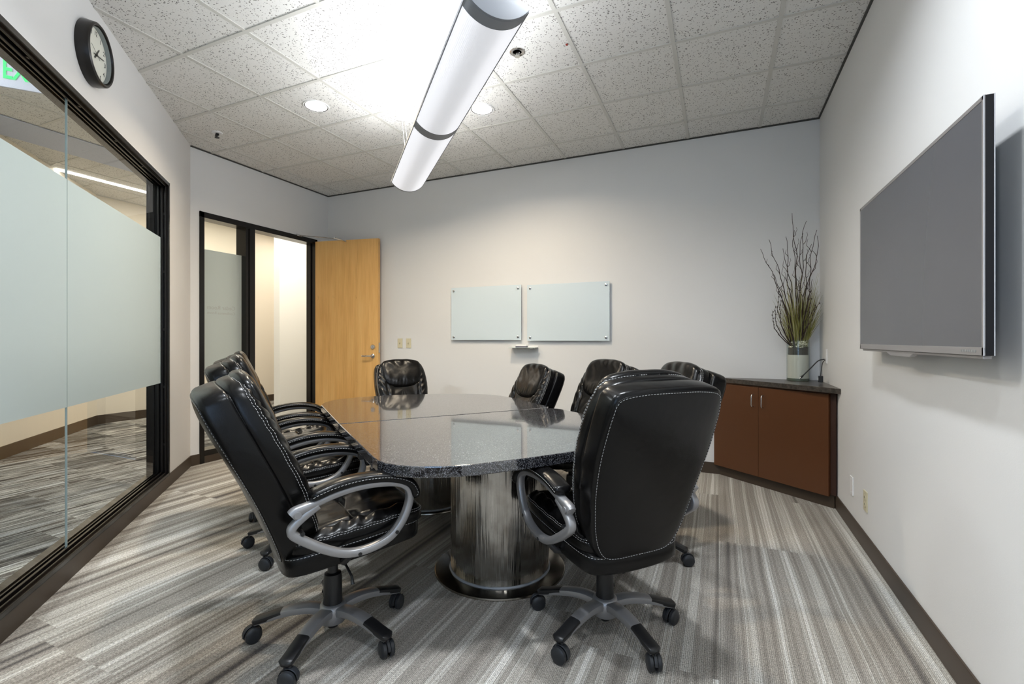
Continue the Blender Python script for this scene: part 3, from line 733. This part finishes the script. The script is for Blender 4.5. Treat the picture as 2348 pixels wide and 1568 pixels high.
b = MB(); ext(band, PL / 2 - .038, PL / 2 + .042, b); b.obj('centre_band', 'fixture', e, smooth=40)
b = MB(); b.box((0, -HW_ - .002, -.004), (PL, -HW_ + .004, .012)); b.box((0, HW_ - .004, -.004), (PL, HW_ + .002, .012)); b.obj('side_rail', 'fixture', e)
def perf():
    m = mat('perforated_diffuser', (.75, .75, .77), .5, emis=(.93, .94, 1.0), estr=1.0); t = NT(m); q = t.xyz(t.obj())
    v = t.n('TexVoronoi', feature='F1'); v.inputs['Scale'].default_value = 1; v.inputs['Randomness'].default_value = 0
    t.t.links.new(t.comb(t.math('MULTIPLY', q[0], 170), t.math('MULTIPLY', q[1], 170), 0), v.inputs['Vector'])
    hole = t.math('LESS_THAN', v.outputs['Distance'], .33)
    # the two tubes inside glow through the mesh, brighter toward the rail sides
    ay = t.math('ABSOLUTE', t.math('ADD', q[1], .012)); fall = t.ramp(t.math('DIVIDE', ay, .128), [(0, (.60, .60, .60)), (.25, (.66, .66, .66)), (.55, (.95, .95, .95)), (1, (1.0, 1.0, 1.0))])
    st = t.math('MULTIPLY', t.xyz(fall)[0], t.math('ADD', t.math('MULTIPLY', hole, .14), .40))
    t.t.links.new(st, t.b.inputs['Emission Strength']); return m
M['perf'] = perf()
half = PL / 2
for x0, x1 in ((.008, half - .02), (half + .024, PL - .05)):
    d = MB(); n = len(A1); d.add([(x0, y, z) for y, z in A1] + [(x1, y, z) for y, z in A1], [(i, i + 1, n + i + 1, n + i) for i in range(n - 1)])
    d.obj('diffuser', 'perf', e, smooth=60)
# lamps: tubes inside glow up to the ceiling and down to the table
M['lamp_tube'] = mat('glowing_tube', (1, 1, 1), .5, emis=(1, .99, .97), estr=3)
for y in (-.05, .05):
    for x0, x1 in ((.06, half - .05), (half + .05, PL - .07)):
        MB().tube([(x0, y, -.005), (x1, y, -.005)], .008, 10).obj('lamp_tube', 'lamp_tube', e, smooth=60)
mid_ = (PA + PB) / 2; az = math.atan2(pd.y, pd.x)
area('pendant_uplight', mid_ + Vector((0, 0, .035)), (R(198), 0, az), PL - .1, .20, 19, (.93, .96, 1.0))
# canopies and suspension
for (cx, cy, lab) in ((-2.465, 3.329, 0), (-1.80, 2.80, 1)):
    q = e.matrix_basis.inverted() @ Vector((cx, cy, CEIL)) if False else None
def PLc(p): v = Vector(p) - PA; c_, s_ = math.cos(-az), math.sin(-az); return Vector((v.x * c_ - v.y * s_, v.x * s_ + v.y * c_, v.z))
c1 = Vector((-2.43, 3.28, CEIL)); c2 = Vector((-1.80, 2.795, CEIL))
for c_0 in (c1, c2):
    q = PLc(c_0); MB().lathe([(.062, 0), (.062, -.010), (.055, -.016), (0, -.017)], (q.x, q.y, q.z), 28).obj('ceiling_canopy', 'white_plastic', e, smooth=40)
for off in (-.012, .014):
    a_ = PLc(c1) + Vector((0, off, -.01)); MB().tube([a_, Vector((.10 if off < 0 else .13, off * .5, .02))], .0022, 6).obj('suspension_cable', 'white_plastic', e)
a_ = PLc(c2); MB().tube([a_ + Vector((0, 0, -.01)), Vector((a_.x, .0, .02))], .0022, 6).obj('suspension_cable', 'white_plastic', e)
q = Vector((PL - .2, 0, .02)); MB().tube([q, q + Vector((0, 0, CEIL - 2.52))], .0022, 6).obj('suspension_cable', 'white_plastic', e)

# ------------------------------------------------------------ downlights and small ceiling fittings
M['down_glow'] = mat('downlight_glow', (1, 1, 1), .5, emis=(1.0, .95, .86), estr=5)
def downlight(x, y, label, pw, col=(1.0, .84, .62)):
    e = empty('recessed_downlight', (x, y, CEIL)); tag(e, label, 'ceiling light', 'recessed downlights')
    MB().lathe([(.088, -.006), (.098, -.007), (.100, 0), (.080, 0), (.080, -.004)], n=40, cap=False).obj('trim_ring', 'white_plastic', e, smooth=30)
    MB().lathe([(0, -.0035), (.081, -.0035)], n=32).obj('lens', 'down_glow', e)
    area('downlight_lamp', (x, y, CEIL - .012), (0, 0, 0), .15, .15, pw, col, 150, 'DISK')
downlight(-2.947, 2.84, 'round recessed downlight left of the pendant light', 17)
downlight(-1.757, 3.414, 'round recessed downlight right of the pendant light', 17)
downlight(-1.30, .95, 'added out-of-view downlight over the chair nearest the glass wall', 17, (.88, .94, 1.0))  # this and the next two: unseen downlights added to fill the room
downlight(-.10, 1.75, 'added out-of-view downlight over the near right corner of the table', 17, (.88, .94, 1.0))
downlight(-.05, .10, 'added out-of-view downlight over the camera end of the room', 12, (.88, .94, 1.0))
e = empty('fire_sprinkler', (-1.199, 2.829, CEIL)); tag(e, 'chrome recessed fire sprinkler beside the pendant light', 'sprinkler')
MB().lathe([(.050, 0), (.050, -.004), (.042, -.008), (.030, -.004), (.028, .0)], n=30).obj('escutcheon', 'chrome', e, smooth=30)
MB().lathe([(.027, -.0015), (0, -.0015)], n=24).obj('recess', 'ink', e)
m_ = MB().lathe([(.009, 0), (.009, -.012), (.004, -.014), (.004, -.028), (.018, -.029), (.018, -.031), (0, -.032)], n=16)
m_.tube([(-.014, 0, -.004), (-.012, 0, -.02), (0, 0, -.029)], .0025, 6).tube([(.014, 0, -.004), (.012, 0, -.02), (0, 0, -.029)], .0025, 6)
m_.obj('sprinkler_head', 'chrome', e, smooth=40)
e = empty('fire_sprinkler', (-4.142, 2.846, CEIL)); tag(e, 'dark pendent sprinkler head near the clock wall corner', 'sprinkler')
MB().lathe([(.045, 0), (.043, -.006), (.030, -.008), (0, -.008)], n=28).obj('escutcheon', 'white_plastic', e, smooth=30)
MB().lathe([(.013, -.006), (.013, -.02), (.006, -.024), (.006, -.042), (.020, -.043), (.018, -.048), (0, -.050)], n=16).box((-.022, -.004, -.030), (.022, .004, -.012)).obj('sprinkler_head', 'plastic', e, smooth=40)
e = MB().lathe([(0, 0), (.008, 0), (.008, -.005), (0, -.007)], n=14).obj('indicator_dot', 'red'); e.location = (-.879, 2.875, CEIL - .004)
tag(e, 'tiny red dot marker on the ceiling grid', 'marker')

# ------------------------------------------------------------ conference table
TO = Vector((-1.913, 2.003, 0)); TU = Vector((-.78, .626, 0)).normalized(); TV = Vector((.626, .78, 0)).normalized()
def arcpts(cx, cy, r, a0, a1, n=10): return [(cx + r * math.cos(R(a0 + (a1 - a0) * i / n)), cy + r * math.sin(R(a0 + (a1 - a0) * i / n))) for i in range(n + 1)]
tb = empty('conference_table', TO + TU * 0 + TV * .71, math.atan2(TU.y, TU.x)); tag(tb, 'black granite conference table in two halves on two round stainless pedestals', 'table')
# local x along TU (away from camera), local y = left of TU; TV is right => y = -v
def slab(pts, name):
    o = MB().prism(pts, .706, .750).obj(name, 'granite', tb, bevel=.005); return o
NE, FE, VW = -1.215, 1.21, 1.40      # near end, far end, width
def tv(p): return (p[0], .71 - p[1])
near = [(-.0065, 0.0), (-.45, .008), (-.84, .014), (-.902, .020), (-.954, .036), (-1.0, .068), (-1.04, .110), (-1.068, .155), (-1.095, .21), (-1.115, .28), (-1.127, .35), (-1.135, .50), (-1.132, .70), (-1.115, .90), (-1.085, 1.05), (-1.03, 1.19), (-.95, 1.29), (-.84, 1.36), (-.70, 1.40), (-.5, VW + .01)] + arcpts(-.12, VW - .115, .115, 90, 0, 6)
near = [(min(x, -.0065), y) for x, y in near]
slab([tv(p) for p in near], 'granite_top')
far = [(.0065, 0.0), (.86, -.005)] + [(1.02, .04), (1.12, .11), (1.18, .20), (1.225, .32), (1.24, .45), (1.24, .60), (1.21, .80), (1.14, 1.0), (1.05, 1.18), (.93, 1.31), (.78, 1.38), (.60, VW)] + [(.06, VW - .01), (.015, VW - .05), (.0065, VW - .1)]
def smooth_poly(pts, keep):   # chaikin on the rounded end only
    for _ in range(2):
        out = []
        for i, p in enumerate(pts):
            q = pts[(i + 1) % len(pts)]
            if i in keep: out.append(p)
            else: out += [(p[0] * .75 + q[0] * .25, p[1] * .75 + q[1] * .25), (p[0] * .25 + q[0] * .75, p[1] * .25 + q[1] * .75)]
        return out
    return pts
slab([tv(p) for p in far], 'granite_top')
ap = MB(); ap.box((-.95, -.46, .672), (1.0, .50, .706)); ap.obj('support_frame', 'plastic', tb)
for k, xx in enumerate((-.82, -.55, -.26, .18, .45, .72)):
    MB().box((xx - .02, .655, .678), (xx + .02, .700, .706)).obj('edge_clip', 'plastic', tb, bevel=.003)
for i, (px, py, rb) in enumerate(((-1.075, 2.30, .345), (-2.00, 3.02, .30))):
    dv = Vector((px, py, 0)) - tb.location; lx_, ly_ = dv.dot(TU), dv.dot(Vector((-TU.y, TU.x, 0)))
    rc = .262
    p = MB().lathe([(rc - .03, .672), (rc, .672), (rc, .012), (rc - .03, .012)], n=72).obj('pedestal', 'steel', tb, smooth=30); p.location = (lx_, ly_, 0)
    d = MB().lathe([(0, .0), (rb, .0), (rb + .002, .004), (rb, .011), (rb - .004, .013), (0, .013)], n=72).obj('base_plate', 'disc_steel', p, smooth=30)
    ring = [Vector((rc * math.cos(2 * PI * j / 90), rc * math.sin(2 * PI * j / 90), .017)) for j in range(90)]
    ring = [v * (1 + .002 * noise.noise(v * 60)) for v in ring]
    MB().tube(ring + [ring[0]], [.0065 + .002 * noise.noise(v * 50) for v in ring + [ring[0]]], 8, cap=False).obj('weld_bead', 'weld', p, smooth=60)
# ------------------------------------------------------------ executive chair (x right, y forward, z up)
def resample(P, n):
    P = [Vector(p) for p in P]; P.append(P[0]); L = [0]
    for a, b in zip(P, P[1:]): L.append(L[-1] + (b - a).length)
    out = []; j = 0
    for i in range(n):
        t = L[-1] * i / n
        while L[j + 1] < t: j += 1
        f = (t - L[j]) / max(1e-9, L[j + 1] - L[j]); out.append(P[j].lerp(P[j + 1], f))
    return out
class Pad:
    """closed cushion: outline in 2D, front and back bulge; mapped through fn(x, l, off)"""
    def __init__(s, half, N=96, Tf=.06, Tb=.04, nf=5, nb=5, kf=18, kb=12, disp=None, c=None, fn=None):
        pts = [(x, l, 0) for x, l in half] + [(-x, l, 0) for x, l in reversed(half) if x > 1e-6]
        s.out = resample(spline(pts, 8, True), N); s.N = N
        s.c = Vector((0, c if c is not None else sum(p[1] for p in pts) / len(pts), 0))
        s.Tf, s.Tb, s.nf, s.nb, s.kf, s.kb, s.disp, s.fn = Tf, Tb, nf, nb, kf, kb, disp, fn
    def P(s, i, phi, front=True, lift=0.0, map_=True):
        n = s.nf if front else s.nb; T_ = s.Tf if front else -s.Tb
        i = i % s.N; a = int(i); q = s.out[a].lerp(s.out[(a + 1) % s.N], i - a)
        rho = math.sin(phi) ** (2 / n) if phi > 1e-6 else 0; h = max(0, math.cos(phi)) ** (2 / n)
        p = s.c.lerp(q, rho); o = T_ * h
        if front and s.disp: o += s.disp(p.x, p.y, rho) * min(1, h * 1.15) ** 2
        if lift:
            dr = (q - s.c).normalized(); m = Vector((dr.x * math.sin(phi), dr.y * math.sin(phi), math.copysign(math.cos(phi), T_)))
            p = p + Vector((m.x, m.y, 0)) * lift; o += m.z * lift
        v = Vector((p.x, p.y, o)); return s.fn(v) if (s.fn and map_) else v
    def mb(s):
        m = MB(); vs = []; N = s.N
        phis = [(PI / 2) * (k / s.kf) ** .85 for k in range(1, s.kf + 1)]
        rows = [[s.P(i, ph) for i in range(N)] for ph in phis]
        phb = [(PI / 2) * (k / s.kb) ** .85 for k in range(s.kb - 1, 0, -1)]
        rows += [[s.P(i, ph, False) for i in range(N)] for ph in phb]
        vs = [s.P(0, 0)] + [v for r in rows for v in r] + [s.P(0, 0, False)]
        fs = [(0, 1 + i, 1 + (i + 1) % N) for i in range(N)]
        for k in range(len(rows) - 1):
            for i in range(N): fs.append((1 + k * N + i, 1 + (k + 1) * N + i, 1 + (k + 1) * N + (i + 1) % N, 1 + k * N + (i + 1) % N))
        L = 1 + (len(rows) - 1) * N; fs += [(L + i, len(vs) - 1, L + (i + 1) % N) for i in range(N)]
        return m.add(vs, fs)
    def line(s, i0, i1, phi, front=True, lift=.0012, step=.5):
        out = []; i = i0
        while i <= i1: out.append(s.P(i, phi, front, lift)); i += step
        return out
def stitches(lines, name, parent, r=.0011, dash=.0075, gap=.0045):
    mb = MB()
    for P in lines:
        L = 0; cur = [P[0]]; on = True; need = dash
        for a, b in zip(P, P[1:]):
            d = (b - a).length; pos = 0
            while d - pos > need - 1e-9:
                pos += need; q = a.lerp(b, pos / d)
                if on: cur.append(q); mb.tube(cur if len(cur) > 1 else [cur[0], q], r, 4); cur = []; need = gap; on = False
                else: cur = [q]; need = dash; on = True
            need -= (d - pos)
            if on: cur.append(b)
    return mb.obj(name, 'stitch', parent)
SP = spline([(0, -.165, .410), (0, -.195, .50), (0, -.260, .66), (0, -.338, .82), (0, -.405, .955), (0, -.446, 1.056)], 12)
SL = [0]
for a, b in zip(SP, SP[1:]): SL.append(SL[-1] + (b - a).length)
BL = SL[-1]
def back_map(v):
    l = v.y * .945; j = 0
    if l <= 0: t = (SP[1] - SP[0]).normalized(); p = SP[0] + t * l
    elif l >= BL: t = (SP[-1] - SP[-2]).normalized(); p = SP[-1] + t * (l - BL)
    else:
        while SL[j + 1] < l: j += 1
        f = (l - SL[j]) / (SL[j + 1] - SL[j]); p = SP[j].lerp(SP[j + 1], f)
        t0 = (SP[j + 1] - SP[max(0, j - 1)]).normalized(); t1 = (SP[min(j + 2, len(SP) - 1)] - SP[j]).normalized(); t = t0.lerp(t1, f).normalized()
    n = Vector((0, t.z, -t.y))          # forward
    cx = v.x; wrap = .22 * cx * cx * (1 if v.z > -.2 else 1)   # gentle wrap-round toward the sitter
    return Vector((cx, 0, 0)) + Vector((0, p.y, p.z)) + n * (v.z + wrap)
def ridge(d, w): return math.exp(-(d / w) ** 2)
def sst(a, b, x): t = max(0, min(1, (x - a) / (b - a))); return t * t * (3 - 2 * t)
def build_chair():
    root = empty('office_chair')
    # backrest shell
    half = [(0, -.005), (.13, -.003), (.180, .03), (.215, .12), (.242, .27), (.258, .43), (.258, .56), (.250, .66), (.228, .712), (.13, .732), (0, .735)]
    def shell_d(x, l, rho): return 0
    sh = Pad(half, 112, .045, .062, 8, 7, 14, 14, None, .36, back_map)
    shell = sh.mb().obj('backrest', 'leather', root, smooth=70)
    n = sh.N
    # seams on the shell: back panel outline and the front edge
    stitches([sh.line(0, n, .62 * PI / 2, False)], 'panel_stitching', shell, .0010)
    sm = MB(); P = [sh.P(i, .66 * PI / 2, False, .0) for i in range(n)]; sm.tube(P + [P[0]], .0022, 6, cap=False)
    P = [sh.P(i, .60 * PI / 2, True, .0) for i in range(n)]; sm.tube(P + [P[0]], .0026, 6, cap=False)
    sm.obj('piping', 'leather', shell, smooth=70)
    # front cushion
    half = [(0, .06), (.14, .062), (.190, .085), (.218, .17), (.242, .30), (.256, .44), (.251, .56), (.232, .655), (.198, .712), (.11, .735), (0, .74)]
    def cd_(x, l, rho):
        ax = abs(x); d = 0
        d -= .016 * ridge(ax - (.135 + .03 * sst(.1, .5, l)), .010) * sst(.08, .14, l) * (1 - sst(.46, .50, l))
        m = sst(.12, .17, ax)
        d += .0036 * math.sin(l * 100 - ax * 110 + 4 * noise.noise(Vector((x * 6, l * 5, 1)))) * m * (.4 + .6 * sst(.2, .5, l))
        d += .0035 * math.sin(ax * 120 + 3 * noise.noise(Vector((x * 5, l * 5, 7)))) * (1 - m) * sst(.05, .4, l)
        d += .006 * noise.noise(Vector((x * 12, l * 9, 3)))
        d += .014 * m * sst(.08, .3, l)
        return d
    def fr_map(off): return lambda v: back_map(Vector((v.x, v.y, v.z + off)))
    cu = Pad(half, 120, .060, .035, 4.5, 4, 30, 8, cd_, .40, fr_map(.055))
    cus = cu.mb().obj('back_cushion', 'leather', root, smooth=80); n = cu.N
    stitches([cu.line(0, n, .88 * PI / 2, True), cu.line(0, n, .80 * PI / 2, True, .0016)], 'edge_stitching', cus, .0009)
    sm = MB(); P = [cu.P(i, .84 * PI / 2, True, -.0005) for i in range(n)]; sm.tube(P + [P[0]], .002, 6, cap=False); sm.obj('piping', 'leather', cus, smooth=70)
    # headrest pillow
    half = [(0, .415), (.085, .422), (.155, .452), (.196, .515), (.211, .60), (.206, .67), (.178, .722), (.09, .745), (0, .748)]
    def hd_(x, l, rho):
        d = .0045 * math.sin(x * 62 + 1.5 * math.sin(l * 13)) * sst(.64, .75, l)
        d += .005 * noise.noise(Vector((x * 14, l * 10, 5))) + .002 * math.sin(x * 180 + l * 20) * (1 - sst(.44, .52, l)); return d
    hp = Pad(half, 96, .046, .03, 3.2, 3, 22, 6, hd_, .60, fr_map(.100))
    hp.mb().obj('headrest', 'leather', root, smooth=80)
    # seat
    def seat_map(z0): return lambda v: Vector((v.x, v.y, z0 + v.z + .018 * sst(-.02, -.22, v.y) * 0 - .016 * sst(.20, .34, v.y) + .12 * (v.y - .04) + .012 * sst(.0, .25, abs(v.x))))
    half = [(0, -.215), (.16, -.212), (.215, -.17), (.235, -.02), (.245, .14), (.238, .245), (.19, .292), (.10, .305), (0, .308)]
    s0 = Pad(half, 96, .055, .046, 6, 5, 10, 10, None, .04, seat_map(.415))
    seat = s0.mb().obj('seat', 'leather', root, smooth=75)
    stitches([s0.line(0, s0.N, .86 * PI / 2, True)], 'edge_stitching', seat, .001)
    half = [(0, -.20), (.15, -.198), (.212, -.16), (.236, -.02), (.248, .14), (.242, .25), (.195, .305), (.10, .322), (0, .326)]
    def sd_(x, l, rho):
        ax = abs(x); d = -.020 * ridge(l - (.055 - .25 * x * x), .011) * (1 - sst(.13, .19, ax))
        d -= .015 * ridge(ax - .165, .011) * (1 - sst(.24, .29, l))
        m = sst(.15, .19, ax)
        d += .0050 * math.sin(l * 85 + ax * 50 + 2 * noise.noise(Vector((x * 6, l * 6, 2)))) * m
        d += .0050 * math.sin(x * 75 + 3 * noise.noise(Vector((x * 4, l * 6, 9)))) * (1 - m) * ridge(l - .055, .09)
        d += .003 * math.sin(x * 50 + 5 * noise.noise(Vector((x * 4, l * 4, 9)))) * (1 - m)
        d += .005 * noise.noise(Vector((x * 9, l * 9, 4))) + .010 * m; return d
    s1 = Pad(half, 120, .046, .03, 4, 5, 30, 8, sd_, .05, seat_map(.470))
    sc = s1.mb().obj('seat_cushion', 'leather', root, smooth=80)
    stitches([s1.line(0, s1.N, .88 * PI / 2, True), s1.line(0, s1.N, .81 * PI / 2, True, .0016)], 'edge_stitching', sc, .0009)
    # tilt mechanism, lever, column
    MB().box((-.09, -.12, .345), (.09, .10, .372)).obj('tilt_mechanism', 'plastic', root, bevel=.006)
    MB().tube([(.07, 0, .35), (.16, .01, .345), (.22, .015, .325), (.23, .015, .30)], [.006, .005, .005, .008], 8).obj('height_lever', 'plastic', root, smooth=60)
    MB().lathe([(.020, .36), (.020, .26), (.033, .255), (.036, .235), (.036, .16), (.040, .10), (.040, .07)], n=24).obj('gas_column', 'plastic', root, smooth=40)
    # armrests
    pth = [(-.205, .618), (-.185, .632), (-.13, .648), (-.06, .668), (.02, .680), (.10, .679), (.165, .668), (.203, .645), (.214, .612), (.204, .565), (.178, .515), (.135, .472), (.075, .450), (.01, .445), (-.05, .458), (-.12, .495), (-.190, .545), (-.205, .565), (-.198, .585), (-.165, .612), (-.120, .640)]
    for sgn in (-1, 1):
        X = .292 * sgn
        P = spline([(X, y, z) for y, z in pth], 5); k = len(P)
        def wid(i):
            t = i / (k - 1); return .0125 + .008 * ridge(t - .02, .05) + .003 * ridge(t - .80, .15) + .002 * ridge(t - .50, .15)
        fr = MB().sweep(P, (1, 0, 0), [.0165] * k, [wid(i) for i in range(k)], 12, pw=4)
        fr.lathe([(.012, -.02), (.012, .02)], (X, -.188, .622), 14, 'x')
        ao = fr.obj('armrest', 'chair_metal', root, smooth=50)
        top = [p for p in spline([(X - sgn * .006, y, z) for y, z in ((-.150, .668), (-.12, .680), (-.06, .696), (.02, .705), (.10, .702), (.165, .688), (.212, .664), (.233, .628), (.230, .598))], 6)]
        kk = len(top)
        def cap_(i): t = i / (kk - 1); return min(1, math.sqrt(max(0.02, 1 - (1 - min(1, t / .10)) ** 2))) * min(1, math.sqrt(max(.03, 1 - (1 - min(1, (1 - t) / .12)) ** 2)))
        pad = MB().sweep(top, (1, 0, 0), [.038 * cap_(i) for i in range(kk)], [.019 * cap_(i) for i in range(kk)], 18, pw=2.8)
        po = pad.obj('arm_pad', 'leather', ao, smooth=70)
        st = []
        for side in (-1, 1):
            ln = []
            for i in range(2, kk - 2):
                t = (top[i + 1] - top[i - 1]).normalized(); b = Vector((1, 0, 0)).cross(t).normalized(); 
                if b.z < 0: b = -b
                ln.append(top[i] + Vector((side * .0378, 0, 0)) + b * .003)
            stitches([ln], 'pad_stitching', po, .0008)
        for (y, z) in ((-.188, .622), (-.172, .556), (.02, .440), (.158, .488)):
            MB().lathe([(.007, -.0178), (.007, .0178)], (X, y, z), 12, 'x').obj('bolt', 'plastic', ao)
        MB().tube([(sgn * .10, -.02, .358), (sgn * .25, -.02, .40), (X, .0, .446)], [.012, .012, .010], 8).obj('arm_bracket', 'plastic', ao, smooth=50)
    return root
def build_base(root, star, down):
    """five-star base; its own heading and height, so it is built per chair from shared meshes"""
    pass
def make_base(root):
    hub = MB().lathe([(.050, .062), (.056, .075), (.056, .118), (.048, .132), (.040, .136)], n=28).obj('base_hub', 'chair_metal', root, smooth=35)
    MB().lathe([(.022, .062), (.022, .040), (.016, .034), (0, .034)], n=16).obj('column_end', 'plastic', hub, smooth=40)
    ax = [(.035, .108), (.09, .118), (.15, .115), (.21, .103), (.26, .088), (.300, .078)]
    P = spline([(x, 0, z) for x, z in ax], 4); k = len(P)
    leg = MB().sweep(P, (0, 1, 0), [.029 - .006 * i / k for i in range(k)], [.019 - .009 * i / k for i in range(k)], 12, pw=4).obj('leg', 'chair_metal', root, smooth=45)
    P2 = [p + Vector((0, 0, .0035)) for p in P if p.x > .19]; k2 = len(P2); P2.append(P2[-1] + Vector((.010, 0, -.003)))
    MB().sweep(P2, (0, 1, 0), [.0255] * k2 + [.012], [.0115] * k2 + [.005], 12, pw=4).obj('toe_cap', 'plastic', leg, smooth=50)
    c = MB()
    for s in (-1, 1): c.lathe([(.008, s * .006), (.028, s * .006), (.0315, s * .009), (.0315, s * .020), (.026, s * .025), (.012, s * .0265), (0, s * .0265)], (0.012, 0, .0315), 24, 'y')
    hood = [(math.cos(R(a)) * .034 + .012, math.sin(R(a)) * .034 + .0315) for a in range(-5, 186, 15)]
    c.tube([(.0, 0, .05), (.0, 0, .080)], .006, 8)
    c.sweep([(x, 0, z) for x, z in hood], (0, 1, 0), [.006] * len(hood), [.0025] * len(hood), 8)
    cas = c.obj('caster', 'caster', leg, smooth=40); cas.location = (.300, 0, 0)
    return leg
chair0 = build_chair()
leg0 = make_base(chair0)
UP = ('backrest', 'back_cushion', 'headrest', 'seat', 'seat_cushion', 'tilt_mechanism', 'height_lever', 'armrest')
legs = [leg0]
for i in range(4): legs.append(copy_tree(leg0, chair0))
def kin(o): return o.name.split('.')[0]
def place(root, cx, cy, face, star, raise_, label, tilt=0, swivel=None):
    """face: heading of the sitter in degrees from +X; star: heading of the first leg"""
    root.location = (cx, cy, 0); root.rotation_euler = (0, 0, R(face - 90))
    legs_ = [c for c in root.children if kin(c) == 'leg']
    for i, l in enumerate(legs_):
        l.rotation_euler = (0, 0, R(star + 72 * i - (face - 90)))
        for c in l.children:
            if kin(c) == 'caster': c.rotation_euler = (0, 0, R((swivel or 0) + 57 * i + 40))
    for c in root.children:
        if kin(c) in UP:
            rz_ = raise_[1] if kin(c) in ('backrest', 'back_cushion', 'headrest') else raise_[0]
            tl = R(tilt) if kin(c) in ('backrest', 'back_cushion', 'headrest') else 0; pv = Vector((0, -.15, .40))
            c.rotation_euler = (tl, 0, 0); c.location = pv - Matrix.Rotation(tl, 3, 'X') @ pv + Vector((0, 0, rz_))
    tag(root, label, 'chair', 'black leather office chairs round the table')
FA_V = math.degrees(math.atan2(TV.y, TV.x)); FA_U = math.degrees(math.atan2(TU.y, TU.x))
spec = [
    (-1.455, 1.490, 58, 211, (0, 0), 'black leather office chair nearest on the left side, shown side on'),
    (-2.25, 2.065, FA_V + 4, 207, (-.01, .032), 'second black leather office chair along the left side, just behind the nearest one'),
    (-2.84, 2.515, FA_V, 268, (0, .035), 'third black leather office chair along the left side, furthest toward the doorway'),
    (-2.76, 3.82, FA_U + 180, 20, (-.085, -.085), 'black leather office chair at the far table end, before the open door'),
    (-1.61, 3.46, FA_V + 180, 40, (-.085, -.085), 'black leather office chair at the far right, under the small glass shelf'),
    (-.965, 3.26, FA_V + 180, 10, (-.04, -.030), 'middle black leather office chair on the right side, half hidden by the nearest one'),
    (-.45, 2.80, FA_V + 162, -18, (-.04, -.025), 'black leather office chair on the right side in front of the corner cabinet', -3),
    (-.44, 1.985, 138, 175, (-.02, -.015), 'large black leather office chair nearest on the right, seen from behind', -6.5),
]
tmpl = chair0
for i, (cx, cy, fa, st, rz, lab, *tl) in enumerate(spec):
    o = tmpl if i == 0 else copy_tree(tmpl)
    place(o, cx, cy, fa, st, rz, lab, *tl)
bpy.context.view_layer.update()
